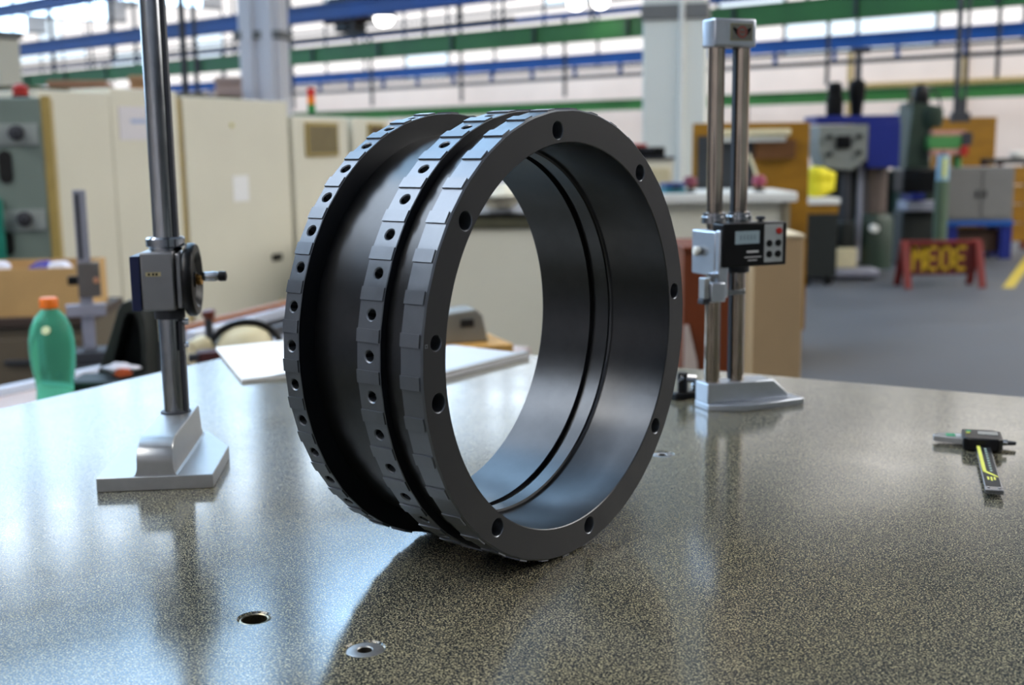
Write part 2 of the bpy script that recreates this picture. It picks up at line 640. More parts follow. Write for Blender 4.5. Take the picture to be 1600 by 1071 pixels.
# blue beams nearer on the left
D = 13.5
zN = zof(265, 50, D)
r = hroot('runway_beam', 'nearer dark blue crane beam passing behind the polished measuring column', 'beam')
ibeam(r, D, zN, 0.26, 0.18, M_BLUE, -40, -11.5)
MB().bb(-40, -11.5, D - 0.04, D + 0.04, zN - 0.45, zN - 0.38).build('conductor_rail', M_DGREY, r)
for k in range(12):
    MB().bb(-39 + k * 2.4, -38.94 + k * 2.4, D - 0.03, D + 0.03, zN - 0.42, ZL + 0.05).build('hanger', M_DGREY, r)
D = 11.0
zC = zof(60, 8, D)
r = hroot('runway_beam', 'topmost blue crane beam in the upper left corner', 'beam')
ibeam(r, D, zC, 0.2, 0.16, M_BLUE, -36, -11)
for k in range(9):
    MB().bb(-35 + k * 2.6, -34.95 + k * 2.6, D - 0.03, D + 0.03, zC, ZL + 0.05).build('hanger', M_DGREY, r)
# low green rail at the far wall
D = 28.0
zL2 = zof(1200, 155, D)
r = hroot('runway_beam', 'low green rail far behind the drilling machine', 'beam')
ibeam(r, D, zL2, 0.30, 0.2, M_GREEN, -45, -4)
for k in range(8):
    MB().bb(-44 + k * 5.6, -43.85 + k * 5.6, D - 0.07, D + 0.07, 0, zL2 - 0.14).build('support_post', M_DGREY, r)

# columns
def hcolumn(px0, px1, Y, label, m, recess):
    a, b = pt(px0, 100, Y), pt(px1, 100, Y)
    w = (b - a).length
    c = (a + b) / 2
    t = thing('hall_column', label, 'column', (c.x, c.y, 0), HROT + math.radians(28), 'hall columns')
    w *= 0.86
    MB().bb(-w / 2, w / 2, -w * 0.28, w * 0.28, 0, 8.3).build('shaft', m, t, 0.02)
    if recess:
        MB().bb(-w * 0.38, -w * 0.12, -w * 0.28 - 0.05, -w * 0.28, 0, 8.0).build('flange_strip', m, t, 0.01)
        MB().bb(w * 0.10, w * 0.36, -w * 0.28 - 0.05, -w * 0.28, 0, 8.0).build('flange_strip', m, t, 0.01)
        z = pt(415, 57, Y).z
        MB().bb(-w * 0.56, w * 0.56, -w * 0.36, w * 0.36, z - 0.04, z + 0.05).build('clamp_band', M_CABGREY, t, 0.01)
    else:
        z = pt(1050, 22, Y).z
        MB().bb(-w * 0.53, w * 0.53, -w * 0.32, w * 0.32, z - 0.06, z + 0.07).build('clamp_band', M_CABGREY, t, 0.01)
        MB().rod((w * 0.12, -w * 0.31, 0), (w * 0.12, -w * 0.31, 8), 0.025, 8).build('cable_duct', M_WHITE, t)
    return t


M_COLG = mat('pale_grey_paint', (232, 232, 238), 0.6, 0, 0.04, 1)
hcolumn(374, 454, 14.0, 'pale grey ribbed hall column behind the cream machine', M_COLG, True)
hcolumn(999, 1112, 10.5, 'broad white hall column behind the black ring', mat('column_white', (236, 238, 230), 0.6, 0, 0.03, 1), False)
a = pt(12, 100, 12.0)
t = thing('cream_post', 'short cream post at the left edge behind the grey-green cabinet', 'post', (a.x - 0.05, a.y, 0), HROT)
zt = pt(12, 62, 12.0).z
MB().bb(-0.14, 0.14, -0.12, 0.12, 0, zt).build('shaft', M_CREAM, t, 0.01)
MB().bb(-0.17, 0.17, -0.15, 0.15, zt, zt + 0.07).build('cap', M_CABGREY, t, 0.01)

# dropped power poles
for (px, y0, Y, lab, rr) in ((291, 158, 9.0, 'dark vertical power pole above the cream machine', 0.025), (1493, 185, 12.5, 'dark double power pole in front of the cream wall', 0.03)):
    p = pt(px, y0, Y)
    t = thing('power_pole', lab, 'pole', (p.x, p.y, p.z), 0, 'power poles')
    MB().rod((0, 0, 0), (0, 0, ZL + 0.3 - p.z), rr, 8).build('pole', M_DGREY, t)
    MB().rod((0.09, 0, 0.05), (0.09, 0, ZL + 0.3 - p.z), rr * 0.6, 8).build('conduit', M_DGREY, t)
    MB().bb(-0.05, 0.14, -0.04, 0.04, -0.04, 0.06).build('end_fitting', M_DGREY, t, 0.005)

# hoist hanging under the roof
D = 17.0
c = hp(572, 20, D)
t = thing('crane_hoist', 'dark crane hoist hanging under the roof above the signal lamp', 'hoist', (c.x, c.y, c.z), HROT)
MB().bb(-0.95, 0.55, -0.25, 0.25, -0.18, 0.35).build('drum_housing', M_DARKIRON, t, 0.04)
MB().rod((-0.85, -0.3, -0.05), (0.3, -0.3, -0.05), 0.16, 16).build('cable_drum', mat('rust_brown', (74, 48, 34), 0.6, 0.2, 0.2, 8), t)
MB().bb(-0.6, -0.2, -0.35, 0.2, -0.38, -0.15).build('motor', M_BLACK, t, 0.03)
for x in (-0.7, 0.3):
    MB().bb(x - 0.05, x + 0.05, -0.05, 0.05, 0.3, ZL + 0.4 - c.z).build('suspension_bar', M_DGREY, t)
# lamps that are lit
def lamp(px, py, D, w, label):
    c = hp(px, py, D)
    t = thing('high_bay_lamp', label, 'lamp', (c.x, c.y, c.z), HROT, 'lit hall lamps')
    MB().lathe([(0.04, 0.5), (0.10, 0.45), (0.12, 0.3), (w, 0.06), (w, 0.04), (w - 0.02, 0.04), (0.1, 0.28)], 24, None, False).build('reflector', M_CABGREY, t)
    MB().lathe([(0.02, -0.12), (0.10, -0.10), (w * 0.72, -0.02), (w * 0.75, 0.05), (0.1, 0.12)], 20).build('bulb', emit('lamp_glow', (1.0, 0.97, 0.92), 9.0), t)
    MB().rod((0, 0, 0.45), (0, 0, ZL + 0.5 - c.z), 0.012, 8).build('rod', M_DGREY, t)


lamp(600, 31, 15.8, 0.24, 'brightly lit hall lamp below the dark hoist')
lamp(900, 6, 19.0, 0.22, 'lit hall lamp at the upper edge left of the white column')
lamp(938, 4, 19.6, 0.22, 'lit hall lamp nearest the white column')

# ================================================================== GRANITE TABLE
C0 = Vector((-0.36006, 2.13661, 0))
DL = Vector((-0.4932, -0.8699, 0)).normalized()
DR = Vector((0.8752, -0.4838, 0))
DR = Vector((-DL.y, DL.x, 0))
TA = math.atan2(DR.y, DR.x)
LL, LR = 1.5, 2.3
t = thing('surface_plate', 'speckled grey granite surface plate carrying the ring and gauges', 'table', (C0.x, C0.y, 0), TA)
tb = MB().bb(0, LR, -LL, 0, TZ - 0.2, TZ).build('granite_slab', M_GRAN, t, 0.003)
st = MB()
st.bb(0.08, LR - 0.08, -LL + 0.08, -LL + 0.16, TZ - 0.3, TZ - 0.2)
st.bb(0.08, LR - 0.08, -0.16, -0.08, TZ - 0.3, TZ - 0.2)
st.bb(0.08, 0.16, -LL + 0.08, -0.08, TZ - 0.3, TZ - 0.2)
st.bb(LR - 0.16, LR - 0.08, -LL + 0.08, -0.08, TZ - 0.3, TZ - 0.2)
st.build('frame', M_MGREEN, t)
for x in (0.12, LR - 0.12):
    for y in (-LL + 0.12, -0.12):
        MB().bb(x - 0.04, x + 0.04, y - 0.04, y + 0.04, 0, TZ - 0.3).build('leg', M_MGREEN, t)


def boolean(ob, cutter):
    md = ob.modifiers.new('cut', 'BOOLEAN')
    md.operation = 'DIFFERENCE'
    md.solver = 'EXACT'
    md.object = cutter
    bpy.context.view_layer.update()
    me = bpy.data.meshes.new_from_object(ob.evaluated_get(bpy.context.evaluated_depsgraph_get()))
    ob.modifiers.clear()
    ob.data = me
    bpy.data.objects.remove(cutter)
    for p in me.polygons:
        p.use_smooth = True
    me.set_sharp_from_angle(angle=math.radians(30))


# three bores in the slab with steel bushes
BUSH = [((-0.1922, 0.8272), 0.0118, 0.0093, 'threaded steel bush with a wide bore sunk in the granite'),
        ((-0.1042, 0.7706), 0.0133, 0.0049, 'steel bush with a small centre hole sunk in the granite near the front'),
        ((0.1655, 1.277), 0.0125, 0.0050, 'steel bush in the granite at the right foot of the ring')]
Minv = (T(C0.x, C0.y, 0) @ Rz(TA)).inverted()
bm_cut = MB()
for (x, y), ro, ri, lab in BUSH:
    p = Minv @ Vector((x, y, 0))
    bm_cut.lathe([(ro, TZ - 0.05), (ro, TZ + 0.01)], 32, T(p.x, p.y, 0))
tb.modifiers.clear()
boolean(tb, bm_cut.build('cutter', None, t))
md = tb.modifiers.new('bevel', 'BEVEL')
md.width = 0.0012
md.limit_method = 'ANGLE'
md.angle_limit = math.radians(60)
M_BUSH = mat('worn_brass_steel', (150, 140, 118), 0.28, 1.0, 0.15, 300)
M_BOT = mat('bore_shade', (30, 26, 20), 0.7, 0, 0.2, 300)  # shade inside the bush holes, put into the colour
for (x, y), ro, ri, lab in BUSH:
    b = thing('steel_bush', lab, 'bush', (x, y, TZ - 0.03), 0, 'bushes in the granite')
    e = ro - 0.0003
    MB().lathe([(ri + 0.0002, 0.0286), (ri + 0.0008, 0.0293), (e - 0.0012, 0.0293), (e, 0.0285), (e, 0)], 40, None, False).build('sleeve', M_BUSH if ri > 0.007 else mat('dull_steel', (150, 150, 150), 0.4, 0.8, 0.08, 300), b, sharp=40)
    MB().lathe([(ri, 0), (ri, 0.0286), (ri + 0.0002, 0.0287)], 40, None, False).build('bore', M_BUSH if ri > 0.007 else M_BOT, b)
    MB().lathe([(e, -0.001), (e, 0.0005)], 32).build('plug', M_BOT, b)

# ================================================================== THE RING
YAW = -0.65691
RR = 0.185
RF = 0.1838
NP = 38
PITCHA = 360.0 / NP
PAD0, PAD1 = 143.17, 146.22                            # one raised pad, degrees
M_RING = turned_steel('blackened_steel', (14, 17, 23), 0.42, 0.0, rvar=0.12)
M_RING.node_tree.nodes['Principled BSDF'].inputs['Specular IOR Level'].default_value = 0.35
M_RIM = turned_steel('blackened_steel_rim', (110, 114, 120), 0.33, 0.75, 300, rvar=0.12)
M_HUB = turned_steel('turned_steel', (74, 75, 77), 0.29, 0.95, 1400, rvar=0.03)
ring = thing('machined_ring', 'large black machined steel ring with three notched flanges standing on the granite', 'machine part',
             (0.04909, 0.95659, TZ), YAW)
ringc = T(0, 0, RR)


def flange(s0, s1, rin, chamf):
    angs = []
    for k in range(NP):
        base = PAD0 + k * PITCHA
        a0, a1, a2 = base, base + (PAD1 - PAD0), base + PITCHA
        angs.append((a0, a0, a1, 0.0))
        for j in range(4):
            angs.append((a1 + (a2 - a1) * j / 4, a1, a2, j / 4))
    vs_, fs = [], []
    n = len(angs)
    for (a, b0, b1, tt) in angs:
        ar = math.radians(a)
        P0 = Vector((math.cos(math.radians(b0)), math.sin(math.radians(b0))))
        P1 = Vector((math.cos(math.radians(b1)), math.sin(math.radians(b1))))
        q = P0.lerp(P1, tt)
        ro = RF * q.length
        aa = math.atan2(q.y, q.x)
        cc, ss = math.cos(aa), math.sin(aa)
        ring_pts = [(s1 - chamf * 0.6, rin), (s1, rin + chamf * 0.6), (s1, ro - chamf), (s1 - chamf, ro), (s0 + chamf * 0.4, ro), (s0, ro - chamf * 0.4), (s0, rin)]
        vs_ += [(s, r_ * cc, r_ * ss) for s, r_ in ring_pts]
    m = 7
    for i in range(n):
        j = (i + 1) % n
        for k in range(m):
            k2 = (k + 1) % m
            fs.append((i * m + k, i * m + k2, j * m + k2, j * m + k))
    return MB().add(vs_, fs, ringc)


def rim_cutter(smid):
    mb = MB()
    for k in range(NP):
        a = math.radians(149.44 + k * PITCHA)
        # lathe Z turned to the radial direction
        d = Vector((0, math.cos(a), math.sin(a)))
        Q = d.to_track_quat('Z', 'X').to_matrix().to_4x4()
        Q.translation = Vector((smid, 0, 0))
        mb.lathe([(0.0041, RF - 0.017), (0.0041, RF - 0.0011), (0.0051, RF - 0.0002), (0.0056, RF + 0.004)], 20, ringc @ Q)
    return mb.build('cutter', None, ring)


hubp = [(-0.0205, 0.15773), (-0.0605, 0.15773), (-0.0628, 0.1573), (-0.0643, 0.1562), (-0.0648, 0.1542), (-0.0778, 0.1542),
        (-0.0778, 0.1590), (-0.0856, 0.1590), (-0.0856, 0.1542), (-0.1415, 0.1542), (-0.1425, 0.1552), (-0.1425, 0.164), (-0.1262, 0.164), (-0.1257, 0.1665),
        (-0.0632, 0.1665), (-0.0632, 0.166), (-0.0410, 0.166), (-0.0405, 0.1768),
        (-0.0207, 0.1768), (-0.0205, 0.166)]
hv, hf = [], []
NS = 190
for k in range(NS):
    a = 2 * math.pi * k / NS
    hv += [(s, r_ * math.cos(a), r_ * math.sin(a)) for s, r_ in hubp]
m_ = len(hubp)
for i in range(NS):
    j = (i + 1) % NS
    for k in range(m_):
        k2 = (k + 1) % m_
        hf.append((i * m_ + k, i * m_ + k2, j * m_ + k2, j * m_ + k))
hub = MB().add(hv, hf, ringc).build('hub', M_HUB, ring, label='smooth turned hub with stepped bore and seal groove', sharp=28)

specs = [('rear_flange', -0.1425, -0.1257, 0.160, 0.0006, -0.1335, 'rear flange with threaded rim holes between raised pads'),
         ('middle_flange', -0.0633, -0.0405, 0.160, 0.0006, -0.0512, 'middle flange with threaded rim holes between raised pads'),
         ('front_flange', -0.0205, 0.0, 0.15773, 0.0012, None, 'front flange with bolt holes in its face')]
for nm_, s0, s1, rin, ch, smid, lab in specs:
    fo = flange(s0, s1, rin, ch).build(nm_, M_RIM if smid else M_RING, ring, label=lab, sharp=25)
    if smid:
        boolean(fo, rim_cutter(smid))
    else:
        cb = MB()
        for ang in (96.1, 51.2, 7.2, -36.8, -81.5, -127.0, -171.7, 142.2):
            a = math.radians(ang)
            cb.lathe([(0.0070, -0.0385), (0.0070, -0.0006), (0.0078, 0.0002), (0.0085, 0.002)], 28, ringc @ T(0, 0.1683 * math.cos(a), 0.1683 * math.sin(a)) @ AX)
        a = math.radians(173.5)
        cb.lathe([(0.0056, -0.0385), (0.0056, -0.0006), (0.0062, 0.0002), (0.007, 0.002)], 28, ringc @ T(0, 0.1692 * math.cos(a), 0.1692 * math.sin(a)) @ AX)
        boolean(fo, cb.build('cutter', None, ring))
        boolean(hub, cb.build('cutter', None, ring))
        a = math.radians(174.2)
        MB().lathe([(0.0012, 0), (0.0012, 0.0002), (0.0019, 0.0002), (0.0019, 0)], 4, ringc @ T(0, 0.1795 * math.cos(a), 0.1795 * math.sin(a)) @ AX @ Rz(math.pi / 4), False).build('punch_mark', M_RIM, fo)
    fm = fo.data
    fm.materials.clear()
    fm.materials.append(M_RIM)
    fm.materials.append(M_RING)
    fm.materials.append(M_HUB)
    for p in fm.polygons:                                # side faces take the darker steel, the rim the paler one
        rad = Vector((p.center.y, p.center.z - RR))
        bore = rad.length < 0.159 and rad.normalized().dot(Vector((p.normal.y, p.normal.z))) < -0.5
        p.material_index = 1 if abs(p.normal.x) > 0.9 else 2 if bore else 0
    # raised pads: one mesh shared by all 38 of the flange
    a0, a1 = math.radians(PAD0 + 0.03), math.radians(PAD1)
    e = 0.0004
    x0, x1 = s0 + e * 0.5, s1 - (0.0022 if smid is None else e)
    pv = []
    for x in (x0, x1):
        for (r_, a) in ((RF - 0.0012, a0), (RR, a0), (RR, a1), (RF - 0.0012, a1)):
            pv.append((x, r_ * math.cos(a), r_ * math.sin(a)))
    pad_me = MB().add(pv, [(0, 1, 2, 3), (7, 6, 5, 4), (0, 4, 5, 1), (1, 5, 6, 2), (2, 6, 7, 3), (3, 7, 4, 0)]).mesh('raised_pad', M_RIM)
    for k in range(NP):
        p = bpy.data.objects.new('raised_pad', pad_me)
        COL.objects.link(p)
        p.parent = fo
        p.location = (0, 0, RR)
        p.rotation_euler = (math.radians(k * PITCHA), 0, 0)

# ================================================================== LEFT MEASURING STAND
A5 = math.radians(5.3)
t = thing('height_stand', 'tall polished measuring column with black handwheel on a silver T-shaped foot', 'measuring stand', (-0.3637, 1.161, TZ), A5)
MB().prism([(-.058, 0), (.058, 0), (.058, .116), (.024, .192), (-.024, .192), (-.058, .116)], 0, 0.0145).build('foot_plate', M_ALU, t, 0.0008)
# rib: cross section with flared fillets, rounded nose at the front
rib = MB()
prof = [(0.030, 0.0145), (0.0215, 0.0165), (0.0185, 0.022), (0.0180, 0.030)]
ys = []
nose = 0.030
top = 0.050
cols = []
for k in range(9):
    th = math.pi / 2 * k / 8
    cols.append((0.004 + nose * (1 - math.cos(th)), 0.030 + (top - 0.030) * math.sin(th)))
cols.append((0.172, top))
cols.append((0.180, 0.030))
vs_, fs = [], []
for (y, zt) in cols:
    zz = [0.0140, 0.0155, 0.0205, 0.027]
    xx = [0.0235, 0.0200, 0.0183, 0.0178]
    pts = [(x, y, z) for x, z in zip(xx, zz)] + [(0.0178, y, max(zt - 0.001, 0.0275)), (0.0168, y, zt)]
    vs_ += pts + [(-x, y_, z_) for x, y_, z_ in reversed(pts)]
m_ = 12
for i in range(len(cols) - 1):
    for k in range(m_):
        k2 = (k + 1) % m_
        fs.append((i * m_ + k, i * m_ + k2, (i + 1) * m_ + k2, (i + 1) * m_ + k))
fs.append(tuple(range(m_)))
fs.append(tuple(reversed(range((len(cols) - 1) * m_, len(cols) * m_))))
rib.add(vs_, fs).build('rib', M_ALU, t)
CY = 0.140
MB().lathe([(0.0165, 0.0495), (0.0165, 0.0515), (0.0135, 0.0525)], 32, T(-0.002, CY, 0)).build('foot_collar', M_DGREY, t)
MB().lathe([(0.0128, 0.050), (0.0128, 0.66), (0.0118, 0.662)], 40, T(-0.002, CY, 0)).build('column', M_STEEL, t)
MB().bb(0.0085, 0.0125, CY - 0.0085, CY + 0.004, 0.0515, 0.655).build('rack', M_DGREY, t, 0.0003)
cz = 0.199
M_HOUS = mat('satin_grey_housing', (138, 138, 140), 0.32, 0.75, 0.04, 60)
sl = MB().bb(-0.026, 0.010, CY - 0.026, CY + 0.020, cz - 0.031, cz + 0.033).build('slide_housing', M_HOUS, t, 0.0025, 3)
MB().bb(-0.0365, -0.0262, CY - 0.0262, CY + 0.018, cz - 0.031, cz + 0.029).build('navy_side_cover', M_NAVY, t, 0.001)
MB().bb(0.0102, 0.0175, CY - 0.022, CY + 0.018, cz - 0.029, cz + 0.031).build('gear_cover', M_HOUS, t, 0.002)
MB().lathe([(0.0175, cz + 0.033), (0.0175, cz + 0.036), (0.021, cz + 0.038), (0.021, cz + 0.046), (0.0185, cz + 0.048), (0.0132, cz + 0.048)], 32, T(-0.002, CY, 0)).build('upper_collar', M_CHROME, t)
MB().lathe([(0.0165, cz - 0.042), (0.0165, cz - 0.031)], 32, T(-0.002, CY, 0)).build('lower_collar', M_DGREY, t)
wheel = MB().lathe([(0.030, 0), (0.0385, 0.0005), (0.0405, 0.003), (0.0405, 0.009), (0.0385, 0.0115), (0.031, 0.0125), (0.028, 0.010), (0.024, 0.0065), (0.009, 0.0065), (0.008, 0.0105), (0.003, 0.0105)], 48,
                   T(0.0185, CY, cz) @ AX).build('handwheel', M_BLACK, t, sharp=40)
MB().lathe([(0.0065, 0), (0.0065, 0.006), (0.005, 0.007)], 24, T(0.0290, CY, cz) @ AX).build('hub_cap', mat('brass', (210, 160, 90), 0.25, 1.0, 0.05, 60), wheel)
hd = MB().lathe([(0.004, 0), (0.005, 0.004), (0.0055, 0.018), (0.0045, 0.022)], 20, T(0.031, CY, cz + 0.003) @ AX).build('crank_handle', M_CHROME, wheel)
MB().lathe([(0.0052, 0.022), (0.0058, 0.024), (0.0055, 0.030), (0.003, 0.031)], 20, T(0.031, CY, cz + 0.003) @ AX).build('handle_tip', M_BLACK, wheel)
MB().bb(-0.020, -0.004, CY - 0.0266, CY - 0.026, cz + 0.007, cz + 0.0115).build('name_plate', mat('brass_plate', (196, 182, 140), 0.35, 0.7, 0.05, 60), t)
for x in (-0.0165, -0.012, -0.0085):
    MB().bb(x - 0.0012, x + 0.0012, CY - 0.0269, CY - 0.0266, cz + 0.008, cz + 0.0105).build('name_plate_mark', M_BLACK, t)
cl = MB().bb(0.0085, 0.0125, CY - 0.013, CY + 0.004, cz - 0.078, cz - 0.045).build('clamp_strip', M_DGREY, t, 0.0006)
MB().lathe([(0.0035, 0), (0.0035, 0.006)], 16, T(0.0125, CY - 0.006, cz - 0.046) @ AX).build('clamp_screw', M_CHROME, cl)
MB().lathe([(0.003, 0), (0.003, 0.005)], 16, T(0.0125, CY - 0.006, cz - 0.072) @ AX).build('clamp_screw', M_CHROME, cl)

# ================================================================== DIGITAL HEIGHT GAUGE
A22 = math.radians(22)
t = thing('digital_height_gauge', 'twin-column digital height gauge with black readout on a silver stepped base', 'height gauge', (0.2507, 1.485, TZ), A22)
MB().prism([(0.000, 0.0), (.042, -.024), (.136, -.016), (.136, .050), (.042, .058), (0.0, .033)], 0, 0.0085).build('base_plate', M_SATIN, t, 0.001)
# upper block: side outline in XZ, sloped nose on the right
blk = MB().prism([(0.0, 0.0086), (0.124, 0.0086), (0.121, 0.014), (0.100, 0.033), (0.0, 0.035)], -0.032, -0.001, Rx(math.pi / 2))
blk.build('base_block', M_SATIN, t, 0.0012)
M_COLM = mat('bronzed_column', (166, 154, 142), 0.08, 1.0, 0.08, 40)
XC1, XC2, YCc = 0.0150, 0.0515, 0.0165
for x in (XC1, XC2):
    MB().lathe([(0.0102, 0.0345), (0.0102, 0.470)], 32, T(x, YCc, 0)).build('column', M_COLM, t)
for k in range(1):
    MB().bb(XC2 - 0.0115, XC2 - 0.0095, YCc - 0.0035, YCc + 0.0035, 0.036, 0.460).build('rack', M_DGREY, t)
M_EMB = mat('emblem_red', (140, 78, 70), 0.4, 0.2, 0.05, 60)
cap = MB().prism([(0.003, 0), (0.060, 0), (0.063, 0.004), (0.063, 0.029), (0.058, 0.034), (0.007, 0.034), (0.001, 0.028), (0.001, 0.004)], 0.457, 0.491).build('top_cap', M_SATIN, t, 0.0025, 3)
MB().bb(0.024, 0.055, -0.0012, 0.0, 0.464, 0.485).build('emblem_plate', mat('emblem_plate', (150, 146, 118), 0.4, 0.3, 0.08, 200), cap)
MB().bb(0.0253, 0.0537, -0.0016, -0.0012, 0.4653, 0.4837).build('emblem_field', mat('emblem_grey', (116, 116, 108), 0.4, 0.2, 0.1, 200), cap)
MB().lathe([(0.0048, 0), (0.0048, 0.0006), (0.0074, 0.0006), (0.0074, 0), (0.0048, 0)], 28, T(0.0395, -0.0016, 0.4745) @ Rx(math.pi / 2), False).build('emblem_ring', M_EMB, cap)
for s in (-1, 1):
    MB().prism([(0.0075, -0.004), (0.0130, 0.003), (0.0125, 0.006), (0.0065, 0.003)], 0, 0.0004, T(0.0395, -0.0016, 0.4745) @ Rx(math.pi / 2) @ Matrix.Diagonal((s, 1, 1, 1))).build('emblem_wing', M_BLACK, cap)
MB().bb(0.036, 0.043, -0.0022, -0.0018, 0.4735, 0.4755).build('emblem_bar', M_EMB, cap)
# carriage
zc0, zc1 = 0.186, 0.236
car = MB().bb(-0.006, 0.014, -0.020, 0.036, 0.176, 0.232).build('carriage', M_SATIN, t, 0.002)
MB().bb(-0.006, 0.008, -0.030, -0.0205, 0.150, 0.234).build('slider_web', M_SATIN, t, 0.002)
MB().bb(0.014, 0.078, -0.008, 0.036, 0.188, 0.240).build('carriage_back', M_ALU, t, 0.002)
for x in (XC1, XC2):
    MB().lathe([(0.0165, 0.240), (0.0165, 0.248), (0.0150, 0.249), (0.0150, 0.253), (0.0103, 0.254)], 32, T(x, YCc, 0)).build('guide_collar', M_CHROME, t)
for x in (XC1, XC2):
    MB().lathe([(0.0145, 0.176), (0.0145, 0.188)], 28, T(x, YCc, 0)).build('lower_collar', M_DGREY, t)
ro = MB().bb(0.024, 0.117, -0.034, -0.008, zc0, zc1 + 0.004).build('readout_housing', M_BLACK, t, 0.002, 3, loc=(-0.027, 0, 0.002))
yf = -0.0342
MB().bb(0.041, 0.076, yf - 0.0004, yf + 0.001, 0.2145, 0.2305).build('display', M_LCD, ro)
M_DIG = mat('lcd_digit', (128, 146, 154), 0.4, 0, 0.05, 60)
for k in range(5):
    MB().bb(0.0475 + k * 0.005, 0.0505 + k * 0.005, yf - 0.0006, yf - 0.0004, 0.2195, 0.2255).build('display_digit', M_DIG, ro)
MB().bb(0.0835, 0.1105, yf - 0.0004, yf + 0.001, 0.1905, 0.2375).build('key_panel', mat('key_panel_grey', (168, 172, 172), 0.4, 0, 0.04, 60), ro)
MB().lathe([(0.0042, 0), (0.0042, 0.0015), (0.003, 0.002)], 20, T(0.1045, yf, 0.2290) @ Rx(math.pi / 2)).build('red_button', M_RED, ro, label='red button')
for x in (0.0905, 0.1035):
    for z in (0.2005, 0.2140):
        MB().lathe([(0.0043, 0), (0.0043, 0.0015), (0.003, 0.002)], 20, T(x, yf, z) @ Rx(math.pi / 2)).build('button', M_BLACK, ro)
M_PRINT = mat('white_print', (205, 205, 205), 0.6, 0, 0.03, 60)
for x0, x1, z in ((0.058, 0.075, 0.2045), (0.055, 0.079, 0.1985), (0.060, 0.073, 0.1945)):
    MB().bb(x0, x1, yf - 0.0004, yf, z - 0.0012, z + (0.0014 if z > 0.2 else 0.0)).build('print_line', M_PRINT, ro)
MB().lathe([(0.003, 0), (0.003, 0.003), (0.006, 0.004), (0.006, 0.007), (0.004, 0.008)], 24, T(0.072, -0.002, 0.240)).build('lock_knob', M_DGREY, t)
MB().lathe([(0.004, 0), (0.0062, 0.003), (0.0062, 0.008), (0.004, 0.010)], 24, T(-0.006, 0.014, 0.206) @ Ry(-math.pi / 2)).build('fine_feed_knob', M_WHITE, t)
MB().lathe([(0.003, 0), (0.003, 0.001)], 16, T(0.002, -0.0205, 0.206) @ Rx(math.pi / 2)).build('screw_hole', M_BLACK, t)
# scriber clamp below the carriage
SC = (-0.010, 0, 0.010)
MB().bb(-0.008, 0.012, -0.034, -0.012, 0.136, 0.160).build('scriber_clamp', M_SATIN, t, 0.0015, loc=SC)
MB().bb(-0.016, -0.0081, -0.030, -0.016, 0.140, 0.166).build('clamp_box', M_ALU, t, 0.001, loc=SC)
MB().lathe([(0.003, 0.160), (0.003, 0.164), (0.0065, 0.165), (0.0065, 0.171), (0.004, 0.172)], 20, T(0.000, -0.023, 0)).build('clamp_screw', M_CHROME, t, loc=SC)
MB().bb(0.0121, 0.046, -0.026, -0.020, 0.1425, 0.149).build('scriber_bar', M_STEEL, t, 0.0005, loc=SC)
MB().bb(-0.018, -0.0085, -0.0305, -0.017, 0.1335, 0.1398).build('clamp_nut', M_DGREY, t, 0.001, loc=SC)

# ================================================================== CALIPER
BD = Vector((-0.31, -0.951, 0)).normalized()
ca = math.atan2(BD.y, BD.x)
t = thing('digital_caliper', 'digital caliper with black slider and yellow-striped beam lying on the granite at right', 'caliper', (0.524, 1.288, TZ), ca)
# local X runs along the beam to the camera; local Y to the right of the beam as seen from behind is negative
MB().bb(-0.055, 0.200, -0.008, 0.008, 0.0040, 0.0075).build('beam', M_STEEL, t, 0.0004)
bc = MB().bb(0.030, 0.188, -0.0070, 0.0070, 0.0075, 0.0079).build('scale_strip', mat('black_scale', (26, 30, 34), 0.4, 0.2, 0.1, 100), t)
MB().bb(0.188, 0.200, -0.0085, 0.0085, 0.0035, 0.0082).build('end_stop', M_STEEL, t, 0.0005)
M_LEM = mat('lemon_print', (222, 222, 96), 0.5, 0, 0.04, 60)
MB().bb(0.026, 0.130, -0.0066, -0.0030, 0.0079, 0.0081).build('yellow_stripe', M_LEM, t)
MB().prism([(0.128, -0.0066), (0.133, -0.0064), (0.153, 0.0066), (0.149, 0.0068), (0.130, -0.0030)], 0.0079, 0.0081).build('yellow_stripe', M_LEM, t)
M_SC = mat('pale_scale_print', (168, 190, 178), 0.5, 0, 0.05, 60)
for k in range(10):
    MB().bb(0.036 + k * 0.010, 0.040 + k * 0.010, 0.0005, 0.0028, 0.0079, 0.00805).build('scale_mark', M_SC, t)
for y in (-0.003, 0.000, 0.003):
    MB().bb(0.152, 0.166 - abs(y), y - 0.0009, y + 0.0009, 0.0079, 0.00805).build('print_mark', M_LEM, t)
for y in (-0.005, 0.005):
    MB().lathe([(0.0014, 0.0082), (0.0014, 0.0088)], 12, T(0.192, y, 0)).build('end_screw', M_CHROME, t)
hb = MB().prism([(-0.022, -0.020), (0.020, -0.020), (0.024, -0.014), (0.024, 0.016), (0.018, 0.021), (-0.016, 0.021), (-0.022, 0.014)], 0.0012, 0.0155).build('slider_housing', M_BLACK, t, 0.0015)
MB().bb(-0.012, 0.004, -0.004, 0.017, 0.0155, 0.0159).build('display', mat('dark_lcd', (70, 84, 86), 0.2, 0, 0.05, 60), hb)
MB().bb(-0.013, -0.007, -0.016, -0.011, 0.0155, 0.0161).build('green_key', mat('green_print', (48, 150, 104), 0.5, 0, 0.05, 60), hb)
MB().bb(-0.004, 0.000, -0.016, -0.012, 0.0155, 0.0161).build('yellow_key', M_LEM, hb)
MB().lathe([(0.003, 0), (0.003, 0.005)], 16, T(0.010, 0.021, 0.010) @ Rx(-math.pi / 2)).build('thumb_screw', M_CHROME, t)
